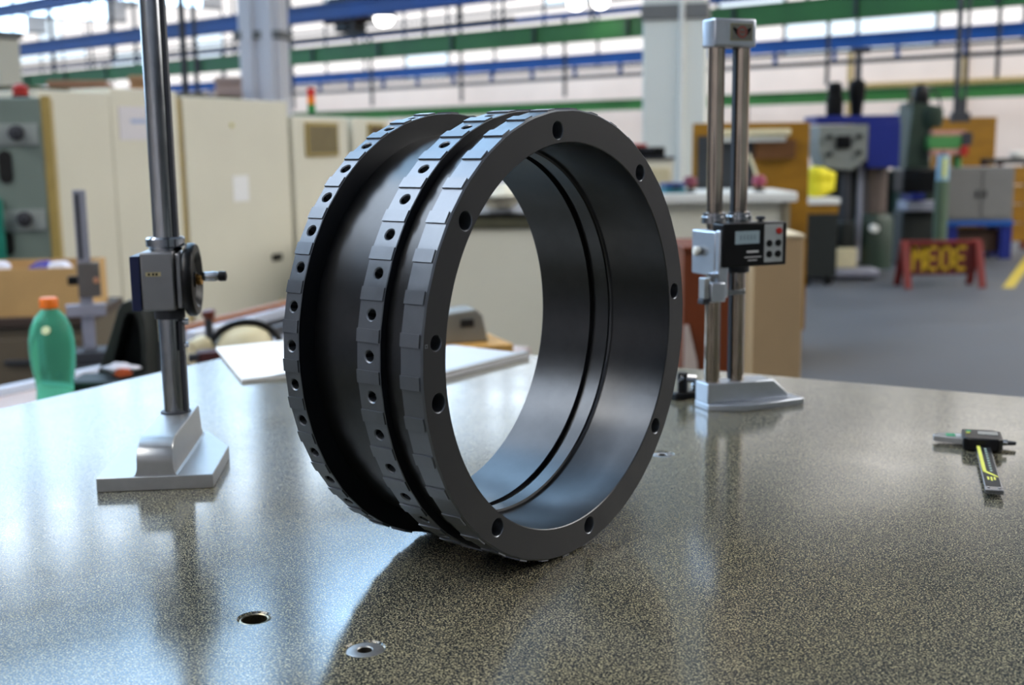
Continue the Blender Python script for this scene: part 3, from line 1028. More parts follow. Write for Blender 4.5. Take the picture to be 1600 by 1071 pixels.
# lower jaws (long, to the left) and upper jaws (short, to the right)
jaw = MB().prism([(-0.024, -0.018), (-0.020, -0.044), (-0.012, -0.051), (-0.004, -0.050), (0.004, -0.018)], 0.0030, 0.0095).build('long_jaw', M_ALU, t, 0.0005)
MB().bb(-0.018, -0.006, -0.037, -0.027, 0.0095, 0.0098).build('green_label', mat('green_print', (48, 150, 104), 0.5, 0, 0.05, 60), jaw)
MB().bb(-0.018, -0.006, -0.0265, -0.021, 0.0095, 0.0098).build('white_label', M_PRINT, jaw)
MB().prism([(-0.014, 0.018), (0.002, 0.018), (-0.004, 0.036), (-0.007, 0.037)], 0.0035, 0.0075).build('short_jaw', M_DGREY, t, 0.0005)

# ================================================================== PAPER AND PLATE
pz = TZ + 0.0015
q = [gp(378, 597, pz), gp(470, 587, pz), gp(470, 540, pz), gp(337, 546, pz)]
ex = (q[1] - q[0]).normalized()
ey = Vector((-ex.y, ex.x, 0))
t = thing('note_pad', 'bright white pad of paper over the edge of the granite behind the ring', 'paper', (q[0].x, q[0].y, TZ), math.atan2(ex.y, ex.x))
ls = [(v - q[0]).xy for v in q]
loc = [(v.dot(ex.xy), v.dot(ey.xy)) for v in ls]
sk = loc[3]
W_ = 0.13
poly = [(0, 0), (W_, 0), (W_ + sk[0] * 0.8, sk[1] * 1.02), (sk[0], sk[1])]
MB().prism(poly, 0.0005, 0.004).build('page_block', M_PAPER, t)
vs_, fs = [], []
NX = 12
for i in range(NX + 1):
    for j in range(9):
        u, v = i / NX, j / 8
        x = u * W_ + v * (sk[0] * (1 - u) + u * sk[0] * 0.8)
        y = v * sk[1] * (1.0 + 0.02 * u)
        zl = 0.0045 + 0.010 * max(0, u - 0.25) * (1 - v) ** 2
        vs_ += [(x, y, zl), (x, y, zl + 0.0004)]
for i in range(NX):
    for j in range(8):
        a, b, c_, d_ = (i * 9 + j) * 2, ((i + 1) * 9 + j) * 2, ((i + 1) * 9 + j + 1) * 2, (i * 9 + j + 1) * 2
        fs += [(a + 1, b + 1, c_ + 1, d_ + 1), (a, d_, c_, b)]
MB().add(vs_, fs).build('top_sheet', M_PAPER, t)

pc = gp(827, 555, TZ + 0.004)
fd = Vector((-0.6, -0.8, 0))
t = thing('flat_tray', 'flat pale metal plate with a silver edge on the granite seen through the ring', 'plate', (pc.x, pc.y, TZ), math.atan2(fd.y, fd.x))
MB().bb(0, 0.245, -0.165, 0, 0.0, 0.006).build('plate', mat('pale_plate', (205, 207, 212), 0.35, 0.2, 0.03, 20), t, 0.0008)
MB().bb(0, 0.245, -0.012, 0.001, 0.0061, 0.0105).build('edge_strip', M_ALU, t, 0.001)

# small clamp behind the ring on the right
c = gp(1066, 622, TZ)
t = thing('small_clamp', 'small black and chrome clamp on the granite between ring and height gauge', 'clamp', (c.x + 0.01, c.y, TZ), 0.5)
MB().bb(-0.028, 0.020, -0.008, 0.008, 0, 0.010).build('body', M_BLACK, t, 0.002)
MB().rod((-0.012, 0, 0.010), (-0.012, 0, 0.036), 0.007, 16).build('post', M_BLACK, t)
MB().rod((-0.018, 0, 0.030), (0.006, -0.002, 0.026), 0.006, 16).build('arm', M_CHROME, t)
MB().lathe([(0.004, 0), (0.009, 0.003), (0.009, 0.010), (0.005, 0.013)], 20, T(0.012, -0.002, 0.008)).build('knurled_knob', M_CHROME, t)

# ================================================================== LEFT BACKGROUND
# low bench beyond the left edge of the granite, parallel to it
DLf = -DL                                             # away from the camera
BA = math.atan2(DLf.y, DLf.x)                         # local X runs away from the camera, local Y to the left
bo = C0 + DL * 1.4
t = thing('low_bench', 'low pinkish workbench with a pale rail beyond the left edge of the granite', 'bench', (bo.x, bo.y, 0), BA)
BZ = 0.60
MB().bb(-0.4, 2.85, 0.34, 1.25, BZ - 0.05, BZ).build('bench_top', M_PINK, t, 0.004)
for x in (-0.3, 2.75):
    for y in (0.42, 1.18):
        MB().bb(x - 0.04, x + 0.04, y - 0.04, y + 0.04, 0, BZ - 0.05).build('leg', M_DGREY, t)
t = thing('steel_rail', 'pale blue steel rail lying along the low bench behind the green bottle', 'rail', (bo.x, bo.y, BZ), BA)
M_PBR = mat('pale_blue_rail', (214, 224, 240), 0.4, 0.1, 0.03, 8)
MB().bb(-0.4, 1.98, 1.20, 1.240, 0.0, 0.006).build('rail_foot', M_PBR, t, 0.002)
MB().bb(-0.4, 1.98, 1.205, 1.235, 0.006, 0.020).build('rail_head', M_PBR, t, 0.003)

# bottle
b = pt(86, 600, 2.42)
M_BOTTLE = mat('green_drink_bottle', (110, 228, 188), 0.15, 0, 0.05, 20, trans=0.7, ior=1.12)
t = thing('drink_bottle', 'green plastic drink bottle with orange cap left of the measuring stand', 'bottle', (b.x, b.y, BZ))
s = 0.0455
prof = [(0.030, 0.0), (0.041, 0.006), (0.043, 0.03), (0.0425, 0.075), (0.0395, 0.105), (0.0375, 0.125), (0.0395, 0.145), (0.0445, 0.175), (0.0468, 0.205), (0.0460, 0.232), (0.0410, 0.258), (0.0310, 0.280), (0.0175, 0.295), (0.0150, 0.302)]
MB().lathe([(r_ * 0.98, z * 0.975) for r_, z in prof], 40).build('body', M_BOTTLE, t, sharp=60)
MB().lathe([(0.0175, 0.291), (0.0185, 0.293), (0.0185, 0.310), (0.0165, 0.313)], 32).build('cap', M_ORANGE, t, label='orange screw cap')
bl = MB()
for k in range(9):
    a0 = math.radians(-112 + k * 5)
    for z0 in (0.255,):
        r0, r1 = 0.0405, 0.0370
        pass
MB().lathe([(0.005, 0), (0.009, 0.001), (0.009, 0.002), (0.004, 0.0025)], 20, T(0.006, -0.0405, 0.250) @ Rx(math.radians(62))).build('embossed_badge', mat('pale_badge', (214, 226, 178), 0.5, 0, 0.03, 30), t)

# cardboard box on a drawer cabinet
c0, c1 = pt(-70, 497, 3.7), pt(106, 497, 3.7)
zt = c1.z
t = thing('drawer_cabinet', 'brown-grey drawer cabinet under the cardboard box at the left edge', 'cabinet', ((c0.x + c1.x) / 2, 3.95, 0), 0.10)
w = (c1.x - c0.x) / 2 + 0.02
M_BRG = mat('brown_grey_enamel', (98, 88, 72), 0.5, 0, 0.06, 6)
MB().bb(-w, w, -0.22, 0.25, 0, zt - 0.03).build('body', M_BRG, t, 0.004)
MB().bb(-w - 0.01, w + 0.01, -0.24, 0.26, zt - 0.03, zt).build('top', mat('dark_brown_top', (66, 52, 44), 0.5, 0, 0.1, 6), t, 0.003)
for k in range(3):
    d_ = MB().bb(-w + 0.02, w - 0.02, -0.235, -0.22, 0.04 + k * 0.2, 0.22 + k * 0.2).build('drawer', M_BRG, t, 0.003)
    MB().bb(-0.06, 0.06, -0.25, -0.235, 0.14 + k * 0.2, 0.155 + k * 0.2).build('handle', M_DGREY, d_, 0.002)
t2 = thing('cardboard_box', 'open brown cardboard box on the drawer cabinet at the left edge', 'box', ((c0.x + c1.x) / 2, 3.93, zt), 0.12)
bh = pt(60, 420, 3.75).z - zt
w -= 0.012
MB().bb(-w, w, -0.19, 0.17, 0, 0.008).build('bottom', M_CARD, t2)
MB().bb(-w, w, -0.19, -0.182, 0.008, bh).build('front_wall', M_CARD, t2)
MB().bb(-w, w, 0.162, 0.17, 0.008, bh).build('back_wall', M_CARD, t2)
MB().bb(-w, -w + 0.008, -0.182, 0.162, 0.008, bh).build('side_wall', M_CARD, t2)
MB().bb(w - 0.008, w, -0.182, 0.162, 0.008, bh).build('side_wall', M_CARD, t2)


def lump(mb, c, r, sq=(1, 1, 1), seed=0, n=3):
    bm = bmesh.new()
    bmesh.ops.create_icosphere(bm, subdivisions=n, radius=1)
    rnd = random.Random(seed)
    ph = [rnd.uniform(0, 6) for _ in range(6)]
    for v in bm.verts:
        k = 1 + 0.14 * math.sin(3.1 * v.co.x + ph[0]) + 0.14 * math.sin(4.3 * v.co.y + ph[1]) + 0.12 * math.sin(5.2 * v.co.z + ph[2]) + 0.07 * math.sin(9 * v.co.x + 7 * v.co.y + ph[3])
        v.co *= k
    bm.verts.index_update()
    mb.add([(c[0] + v.co.x * r * sq[0], c[1] + v.co.y * r * sq[1], c[2] + v.co.z * r * sq[2]) for v in bm.verts], [[v.index for v in f.verts] for f in bm.faces])
    bm.free()
    return mb


tag(lump(MB(), (0, 0, 0), 0.075, (1.35, 0.9, 0.75), 3).build('purple_bag', mat('purple_plastic', (60, 44, 150), 0.35, 0, 0.15, 20), loc=((c0.x + c1.x) / 2 + 0.02, 3.97, zt + 0.085)),
    'purple plastic bag poking out of the cardboard box', 'bag')
tag(lump(MB(), (0, 0, 0), 0.055, (1.1, 0.9, 0.9), 5).build('white_rag', mat('white_cloth', (228, 226, 236), 0.8, 0, 0.05, 30), loc=((c0.x + c1.x) / 2 - 0.09, 3.80, zt + bh - 0.02)),
    'crumpled white rag at the left in the cardboard box', 'rag', 'rags in the cardboard box')
tag(lump(MB(), (0, 0, 0), 0.04, (1.1, 0.9, 0.9), 6).build('white_rag', MATS['white_cloth'], loc=((c0.x + c1.x) / 2 + 0.11, 3.84, zt + bh - 0.02)),
    'small white rag at the right in the cardboard box', 'rag', 'rags in the cardboard box')

# vernier height gauge behind the bottle
g0 = pt(143, 560, 3.42)
t = thing('vernier_height_gauge', 'grey vernier height gauge standing behind the green bottle', 'height gauge', (g0.x, g0.y, BZ), 0.35)
zt = pt(128, 297, 3.42).z - BZ
M_GST = mat('dull_grey_steel', (156, 158, 172), 0.4, 0.5, 0.08, 20)
MB().bb(-0.05, 0.05, -0.06, 0.06, 0, 0.035).build('base', M_DGREY, t, 0.004)
MB().bb(-0.07, 0.07, -0.07, 0.07, -BZ, 0).build('pedestal', M_DGREY, t, 0.004)
MB().bb(-0.020, 0.016, -0.006, 0.006, 0.035, zt).build('scale_beam', M_GST, t, 0.001)
MB().bb(-0.0142, -0.003, -0.0066, -0.006, 0.3, zt - 0.01).build('scale_strip', M_DGREY, t)
z1 = pt(143, 440, 3.42).z - BZ
MB().bb(-0.022, 0.040, -0.016, 0.014, z1 - 0.045, z1 + 0.055).build('slider', mat('warm_grey_steel', (104, 100, 98), 0.45, 0.4, 0.1, 20), t, 0.003)
MB().bb(-0.05, -0.016, -0.014, 0.006, z1 - 0.008, z1 + 0.018).build('lock_knob', M_BLACK, t, 0.004)
MB().lathe([(0.008, 0), (0.008, 0.012)], 16, T(0.028, -0.016, z1 + 0.004) @ Rx(math.pi / 2)).build('fine_feed_nut', mat('copper_pink', (206, 150, 116), 0.4, 0.4, 0.05, 20), t)
MB().bb(-0.06, 0.05, -0.02, 0.012, z1 - 0.10, z1 - 0.065).build('jaw', M_GST, t, 0.003)

# dark angle plate
a0 = pt(212, 585, 2.62)
t = thing('angle_plate', 'dark cast-iron angle plate with a sloping ribbed back left of the measuring column', 'angle plate', (a0.x, a0.y, BZ), 0.0)


def ap(px, py, Y=2.62):
    q = pt(px, py, Y)
    return (q.x - a0.x, q.z - BZ)


XZ = Matrix(((1, 0, 0, 0), (0, 0, 1, 0), (0, 1, 0, 0), (0, 0, 0, 1)))
outer = [ap(q[0], q[1]) for q in ((158, 596), (172, 556), (186, 512), (195, 480), (202, 469), (212, 465), (224, 467), (231, 478), (237, 500), (240, 540), (239, 580))]
inner = [ap(q[0], q[1]) for q in ((178, 596), (188, 560), (198, 520), (205, 494), (209, 486), (214, 484), (220, 486), (225, 494), (229, 510), (232, 545), (231, 585))]
x0_, x1_ = outer[0][0], outer[-1][0]
MB().prism([(x0_ - 0.008, 0.026)] + outer + [(x1_ + 0.002, 0.026)], 0.03, 0.05, XZ).build('back_web', M_DARKIRON, t)
pv, pf = [], []
no_ = len(outer)
for (ox, oz), (ix, iz) in zip([(x0_ - 0.01, 0.026)] + outer + [(x1_ + 0.004, 0.026)], [(inner[0][0] - 0.008, 0.026)] + inner + [(inner[-1][0] + 0.002, 0.026)]):
    pv += [(ox, -0.05, oz), (ix, -0.05, iz), (ix, 0.03, iz), (ox, 0.03, oz)]
for i in range(no_ + 1):
    for k in range(4):
        k2 = (k + 1) % 4
        pf.append((i * 4 + k, i * 4 + k2, (i + 1) * 4 + k2, (i + 1) * 4 + k))
pf += [(3, 2, 1, 0), tuple((no_ + 1) * 4 + k for k in range(4))]
MB().add(pv, pf).build('rim_rib', M_DARKIRON, t, 0.002)
zbase = pt(205, 591, 2.5).z - BZ
MB().bb(x0_ - 0.02, x1_ + 0.06, -0.16, -0.051, 0, zbase).build('front_ledge', M_DARKIRON, t, 0.006)
MB().bb(x0_ - 0.02, x1_ + 0.075, -0.05, 0.09, 0, 0.026).build('base', M_DARKIRON, t, 0.003)
ck = [ap(q[0], q[1]) for q in ((226, 476), (236, 470), (252, 468), (270, 472), (272, 590), (240, 590), (241, 540), (237, 500))]
ck = [(x, max(z, 0.027)) for x, z in ck]
MB().prism(ck, 0.052, 0.08, XZ).build('cheek', M_GREYGREEN, t, 0.002, label='paler grey-green cheek plate')
tag(lump(MB(), (0, 0, 0), 0.024, (1.5, 0.8, 0.5), 9).build('oily_rag', mat('white_cloth', (228, 226, 236), 0.8, 0, 0.05, 30), loc=(a0.x + 0.004, a0.y - 0.098, BZ + zbase + 0.017)),
    'crumpled pale rag lying on the ledge of the dark angle plate', 'rag')
tag(lump(MB(), (0, 0, 0), 0.015, (1.3, 0.8, 0.6), 12).build('orange_cloth', mat('orange_brown_cloth', (176, 80, 40), 0.8, 0, 0.1, 30), loc=(a0.x + 0.02, a0.y - 0.136, BZ + zbase + 0.0145)),
    'small orange-brown cloth beside the pale rag', 'rag')
# machine slide with guide rails beyond the granite corner
def rowpt(px, py, z):
    return gp(px, py, z)


p0, p1 = pt(285, 528, 3.0), pt(450, 486, 3.48)
dd = Vector((p1.x - p0.x, p1.y - p0.y, 0))
t = thing('machine_slide', 'machine slide with two bright guide rails beyond the far corner of the granite', 'machine', (p0.x, p0.y, 0), math.atan2(dd.y, dd.x))
zs = (p0.z + p1.z) / 2
Lr = dd.length
M_RAILB = mat('bright_rail', (206, 214, 230), 0.25, 0.6, 0.03, 10)
MB().bb(0.03, Lr + 0.12, -0.015, 0.015, zs - 0.016, zs + 0.014).build('guide_rail', M_RAILB, t, 0.004)
MB().bb(0.03, Lr + 0.12, -0.096, -0.066, zs - 0.072, zs - 0.045).build('guide_rail', M_RAILB, t, 0.004)
MB().bb(0.03, Lr + 0.12, 0.015, 0.045, zs - 0.01, zs + 0.024).build('top_strip', mat('orange_brown_strip', (150, 92, 52), 0.5, 0, 0.1, 8), t, 0.003)
MB().bb(0.03, Lr + 0.12, -0.066, 0.10, BZ + 0.001, zs - 0.021).build('bed', M_DGREY, t)
p = pt(383, 533, 2.9)
t = thing('motor_housing', 'ivory round motor housing with a dark band in front of the guide rails', 'motor', (p.x, p.y, 0), 0.3)
zm = pt(383, 548, 2.9).z
MB().lathe([(0.075, zm - 0.08), (0.075, zm - 0.02), (0.070, zm + 0.02), (0.055, zm + 0.048), (0.03, zm + 0.062), (0.012, zm + 0.064)], 32).build('dome', M_IVORY, t, sharp=60)
arc = [(0.090 * math.cos(math.radians(th)), -0.01, zm - 0.005 + 0.078 * math.sin(math.radians(th))) for th in range(-10, 191, 12)]
MB().tube(arc, 0.0085, 10).build('dark_band', M_BLACK, t)
lump(MB(), (-0.11, 0.01, zm + 0.0), 0.045, (1.0, 0.8, 0.8), 21).build('side_casting', M_IVORY, t)
lump(MB(), (0.115, 0.01, zm - 0.005), 0.04, (1.0, 0.8, 0.8), 22).build('side_casting', M_IVORY, t)
kn = MB().rod((-0.085, 0, zm + 0.03), (-0.085, 0, zm + 0.085), 0.010, 14).build('knob_stem', M_DGREY, t)
lump(MB(), (-0.085, 0, zm + 0.095), 0.016, (1, 1, 1), 23, 2).build('knob', mat('brown_knob', (104, 46, 26), 0.4, 0, 0.1, 20), t)
MB().lathe([(0.05, BZ + 0.001), (0.05, zm - 0.08)], 20).build('pedestal', M_DGREY, t)
p = pt(327, 548, 2.72)
t = thing('clamp_block', 'dark maroon clamping block at the corner of the bench beside the note pad', 'block', (p.x, p.y, BZ), 0.4)
MB().bb(-0.028, 0.028, -0.025, 0.025, 0, p.z - BZ).build('body', mat('maroon_paint', (74, 34, 34), 0.5, 0, 0.15, 30), t, 0.004)
MB().rod((-0.05, -0.01, p.z - BZ - 0.012), (0.0, -0.01, p.z - BZ - 0.012), 0.009, 14).build('screw', M_DGREY, t)

# grey-green electrical cabinet
p = pt(62, 152, 4.6)
t = thing('control_cabinet', 'grey-green control cabinet with knobs and black slots at the left edge', 'cabinet', (p.x, p.y, 0), 0.34)
H_ = p.z
MB().bb(-0.62, 0, 0, 0.5, 0, H_).build('body', M_GREYGREEN, t, 0.008)
MB().bb(0.001, 0.035, 0.0, 0.5, 0, H_ + 0.006).build('tan_edge', M_TAN, t, 0.002)
for (px, py) in ((25, 208), (38, 342)):
    q_ = pt(px, py, 4.58)
    lx = q_.x - p.x
    pl = MB().bb(lx - 0.14, lx + 0.075, -0.008, 0, q_.z - 0.045, q_.z + 0.035).build('label_plate', mat('pale_grey_plate', (152, 160, 158), 0.4, 0, 0.04, 30), t, 0.001)
    MB().lathe([(0.030, 0), (0.028, 0.025), (0.018, 0.028), (0.016, 0.05), (0.008, 0.052)], 24, T(lx, -0.008 + lx * 0.12 * 0, q_.z) @ Rx(math.pi / 2)).build('rotary_knob', M_DGREY, pl)
for (px, y0, y1) in ((8, 236, 286), (12, 362, 398)):
    a_, b_ = pt(px, y0, 4.58), pt(px, y1, 4.58)
    lx = a_.x - p.x
    mb = MB()
    zz0, zz1, rr = b_.z + 0.022, a_.z - 0.022, 0.024
    pts = [(lx + rr * math.cos(math.radians(a)), zz1 + rr * math.sin(math.radians(a))) for a in range(0, 181, 20)] + [(lx + rr * math.cos(math.radians(a)), zz0 + rr * math.sin(math.radians(a))) for a in range(180, 361, 20)]
    mb.prism(pts, 0.0005, 0.006, Rx(math.pi / 2))
    mb.build('black_slot', M_RUBBER, t)
q_ = pt(2, 360, 4.55)
MB().bb(q_.x - p.x - 0.12, q_.x - p.x + 0.006, -0.05, -0.002, 0.3, pt(2, 310, 4.55).z).build('teal_strip', mat('teal_plastic', (20, 120, 104), 0.4, 0, 0.05, 20), t, 0.003)
q_ = pt(8, 146, 4.7)
t = thing('warning_lamp', 'small red warning lamp on top of the grey-green cabinet', 'lamp', (q_.x, q_.y + 0.15, H_), 0)
MB().lathe([(0.035, 0), (0.035, 0.018)], 20).build('socket', M_BLACK, t)
MB().lathe([(0.03, 0.018), (0.03, 0.05), (0.02, 0.062), (0.006, 0.066)], 20).build('dome', M_RED, t)

# long cream machine: a row of enclosures along a line that runs away to the right
MA = math.radians(24)
md_ = Vector((math.sin(MA), math.cos(MA), 0))
m0 = pt(58, 152, 5.3)
m0 = Vector((m0.x, m0.y, 0))


def along(px):                                        # distance along the machine front at which pixel column px falls
    d = ray(px, 230)
    k = d.x / d.y
    return (k * m0.y - m0.x) / (md_.x - k * md_.y)


MR = math.pi / 2 - MA
t = thing('machine_enclosure', 'long cream machine enclosure with tan seams behind the measuring stand', 'machine', m0, MR)
# local X along the front, local Y into the machine (left)
s1, s2, s3, s4 = along(176), along(283), along(452), along(541)
Z1, Z2, Z3 = 1.475, 1.50, 1.475
M_SEAM = M_TAN
MB().bb(0.0, s1, 0, 1.2, 0.1, Z1).build('panel', M_CREAM, t, 0.006)
MB().bb(s1 + 0.004, s2 - 0.012, 0.0, 1.2, 0.1, Z2).build('panel', M_CREAM, t, 0.006)
MB().bb(s2 - 0.012, s2 + 0.03, 0.012, 1.2, 0.1, Z2 - 0.03).build('seam', M_SEAM, t)
MB().bb(s2 + 0.03, s3, 0.0, 1.2, 0.1, Z3).build('panel', M_CREAM, t, 0.006)
MB().bb(0.0, s3, 0.02, 1.18, 0, 0.1).build('plinth', M_DGREY, t)
MB().bb(0.1, s3 - 0.1, 0.25, 1.0, Z1, Z1 + 0.03).build('roof_tray', M_OLIVE, t)


def on_front(px, py):                                 # local (x, z) of a pixel on the machine front plane
    d = ray(px, py)
    nrm = Vector((md_.y, -md_.x, 0))
    k = (m0 - Vector((0, 0, CZ))).dot(nrm) / d.dot(nrm)
    w_ = Vector((0, 0, CZ)) + d * k
    return (w_ - m0).dot(md_), w_.z


def front_plate(name, px0, px1, py0, py1, m, d0=-0.004, d1=0.0, par=None):
    xa, za = on_front(px0, py0)
    xb, zb = on_front(px1, py1)
    return MB().bb(xa, xb, d0, d1, min(za, zb), max(za, zb)).build(name, m, par or t, 0.001)


sh = front_plate('paper_sheet', 184, 232, 166, 219, mat('lilac_paper', (226, 222, 226), 0.7, 0, 0.02, 20))
front_plate('printed_line', 203, 228, 186, 193, mat('pale_blue_print', (176, 190, 222), 0.7, 0, 0.02, 20), -0.0055, -0.004, sh)
front_plate('paper_sheet', 363, 389, 275, 314, M_PAPER)
for px, py in ((425, 403), (128, 438)):
    xa, za = on_front(px, py)
    MB().bb(xa, xa + 0.09, -0.012, 0, za - 0.02, za + 0.02).build('black_handle', M_BLACK, t, 0.004)
for px, py in ((72, 172), (362, 196), (496, 300), (440, 470)):
    xa, za = on_front(px, py)
    MB().lathe([(0.014, 0), (0.010, 0.006)], 12, T(xa, 0, za) @ Rx(math.pi / 2)).build('yellow_sticker', mat('yellow_green_dot', (204, 196, 100), 0.5, 0, 0.05, 20), t)

for (pa, pb, za_, lab, sx0, sx1, sy0, sy1) in ((453, 541, 181, 'cream control cabinet with an olive screen left of the ring', 471, 523, 191, 244), (547, 606, 184, 'second cream control cabinet with a dark screen behind the rear flange', 569, 596, 193, 260)):
    xa, xb = along(pa), along(pb)
    zt = on_front(pa, za_)[1]
    o = m0 + md_ * xa
    w = xb - xa
    tt_ = thing('operator_panel', lab, 'cabinet', o, MR, 'cream control cabinets')
    MB().bb(0.01, w, -0.02, 0.5, 0, zt).build('body', M_CREAM, tt_, 0.012)
    xs0, zs0 = on_front(sx0, sy0)
    xs1, zs1 = on_front(sx1, sy1)
    bz = MB().bb(xs0 - xa, xs1 - xa, -0.035, -0.02, zs1, zs0).build('screen_bezel', M_TAN, tt_, 0.003)
    MB().bb(xs0 - xa + 0.02, xs1 - xa - 0.02, -0.038, -0.035, zs1 + 0.02, zs0 - 0.02).build('screen', M_SCREEN if pa < 500 else mat('brown_screen', (92, 74, 52), 0.25, 0, 0.1, 14), bz)
xa = along(521)
zt = on_front(453, 181)[1]
o = m0 + md_ * xa
nrm = Vector((-md_.y, md_.x, 0))
o = o + nrm * 0.15
t = thing('signal_tower', 'signal lamp stack with red, amber and green lenses on the cream cabinet', 'signal lamp', (o.x, o.y, zt), MR)
MB().rod((0, 0, 0), (0, 0, 0.03), 0.012, 12).build('stem', M_DGREY, t)
zz = 0.03
for nm, colr in (('green_lens', (40, 130, 60)), ('amber_lens', (240, 130, 30)), ('red_lens', (214, 38, 30))):
    MB().lathe([(0.024, zz), (0.024, zz + 0.048), (0.021, zz + 0.05)], 20).build(nm, mat(nm, colr, 0.3, 0, 0.05, 20), t)
    zz += 0.05

# brown stored boxes far behind the cream machine
for k, (px0, px1, py0, py1, colr, lab) in enumerate(((70, 158, 126, 156, (196, 146, 112), 'pale brown stored crate behind the machine, leftmost of three'), (196, 232, 118, 156, (206, 160, 116), 'tan stored crate behind the machine beside the polished column'), (330, 372, 120, 162, (190, 168, 160), 'pinkish stored crate beside the grey ribbed column'))):
    a_, b_ = pt(px0, py0, 13.0), pt(px1, py1, 13.0)
    tc_ = thing('stored_crate', lab, 'crate', ((a_.x + b_.x) / 2, 13.2, 0), 0.2, 'crates behind the cream machine')
    w, h_ = (b_.x - a_.x) / 2, a_.z
    mm = mat('crate_brown_%d' % k, colr, 0.7, 0, 0.1, 5)
    MB().bb(-w, w, -0.2, 0.4, 0.1, h_).build('body', mm, tc_, 0.01)
    for j in range(3):
        MB().bb(-w - 0.01, w + 0.01, -0.23, -0.2, h_ - 0.06 - j * 0.12, h_ - 0.02 - j * 0.12).build('slat', mm, tc_)
    for s in (-1, 1):
        MB().bb(s * w * 0.7 - 0.05, s * w * 0.7 + 0.05, -0.2, 0.4, 0, 0.1).build('skid', M_DGREY, tc_)

# ------------------------------------------------------------------ seen through the ring
a_, b_ = pt(560, 360, 6.6), pt(905, 360, 6.6)
zc = a_.z
t = thing('low_machine', 'low cream machine cabinet with a dark olive top seen through the ring', 'machine', ((a_.x + b_.x) / 2, 6.6, 0), -0.05)
w = (b_.x - a_.x) / 2
MB().bb(-w, w, 0, 0.8, 0.0, zc).build('body', M_CREAM, t, 0.01)
zo = pt(780, 333, 6.6).z
MB().bb(-w - 0.01, w + 0.01, -0.02, 0.82, zc, zo - 0.02).build('top_band', M_OLIVE, t, 0.008)
MB().bb(-w - 0.02, w + 0.02, -0.03, 0.82, zo - 0.02, zo).build('top_plate', M_BLACK, t, 0.004)
p = pt(785, 320, 6.8)
tag(lump(MB(), (0, 0, 0), 0.085, (1.6, 1.0, 0.72), 41).build('white_bundle', mat('ivory_cloth', (232, 226, 206), 0.7, 0, 0.05, 20), loc=(p.x, p.y, zo + 0.085)), 'pale cloth bundle on the dark top of the low machine', 'bundle')
tag(lump(MB(), (0, 0, 0), 0.06, (1.0, 1.0, 2.2), 43).build('white_bundle', mat('white_cloth', (228, 226, 236), 0.7, 0, 0.05, 20), loc=(p.x + 0.03, p.y + 0.25, zo + 0.165)), 'smaller white bundle behind the pale one, at the tip of the ring opening', 'bundle')
p = pt(735, 540, 2.75)
t = thing('wooden_stool', 'wooden stand with an orange-brown board behind the far edge of the granite', 'stand', (p.x, p.y, 0), 0.35)
MB().bb(-0.14, 0.075, -0.09, 0.09, p.z - 0.01, p.z + 0.012).build('board', mat('orange_pine', (206, 158, 84), 0.6, 0, 0.12, 10), t, 0.002)
for x in (-0.12, 0.055):
    for y in (-0.07, 0.07):
        MB().bb(x - 0.015, x + 0.015, y - 0.015, y + 0.015, 0, p.z - 0.01).build('leg', MATS['orange_pine'], t)
t = thing('slotted_block', 'grey cast block with a dark slot on the wooden stand', 'block', (p.x - 0.03, p.y, p.z + 0.012), 0.35)
MB().prism([(-0.11, 0), (0.062, 0), (0.050, 0.062), (0.034, 0.078), (-0.11, 0.064)], -0.04, 0.045, Rx(math.pi / 2)).build('body', mat('block_grey', (128, 126, 118), 0.5, 0.1, 0.06, 20), t, 0.004)
MB().bb(-0.006, 0.026, -0.0475, -0.0445, 0.038, 0.056).build('slot', M_RUBBER, t, 0.001)

# ================================================================== RIGHT BACKGROUND
a_, b_, c_ = pt(1068, 392, 3.4), pt(1166, 392, 3.4), pt(1246, 362, 3.3)
t = thing('wood_panel_box', 'red-brown wooden box behind the digital height gauge', 'box', (a_.x, a_.y, 0), 0)
MB().bb(0, b_.x - a_.x, 0, 0.3, 0.0, a_.z).build('body', M_REDWOOD, t, 0.003)
MB().bb(-0.004, b_.x - a_.x, -0.012, 0.3, a_.z, a_.z + 0.012).build('lid', M_REDWOOD, t, 0.002)
t = thing('tall_carton', 'tall plain beige carton behind the digital height gauge', 'carton', (b_.x - 0.02, 3.2, 0), 0.0)
w = c_.x - b_.x + 0.015
MB().bb(0, w, 0, 0.18, 0, c_.z - 0.01).build('body', M_BEIGE, t, 0.004)
MB().bb(-0.002, w + 0.002, -0.003, 0.183, c_.z - 0.01, c_.z).build('lid', mat('pale_beige', (214, 196, 164), 0.7, 0, 0.04, 8), t, 0.002)
p = pt(1075, 545, 3.398)
tag(MB().prism([(-0.012, -0.14), (0.031, -0.14), (0.026, -0.04), (0.0, 0.07), (-0.012, 0.07)], -0.001, 0.010, Rx(math.pi / 2)).build('plastic_sleeve', mat('pale_plastic', (206, 192, 184), 0.4, 0, 0.04, 20), loc=(p.x, p.y, p.z)),
    'pale folded plastic sleeve fixed to the red-brown box beside the ring', 'sleeve')

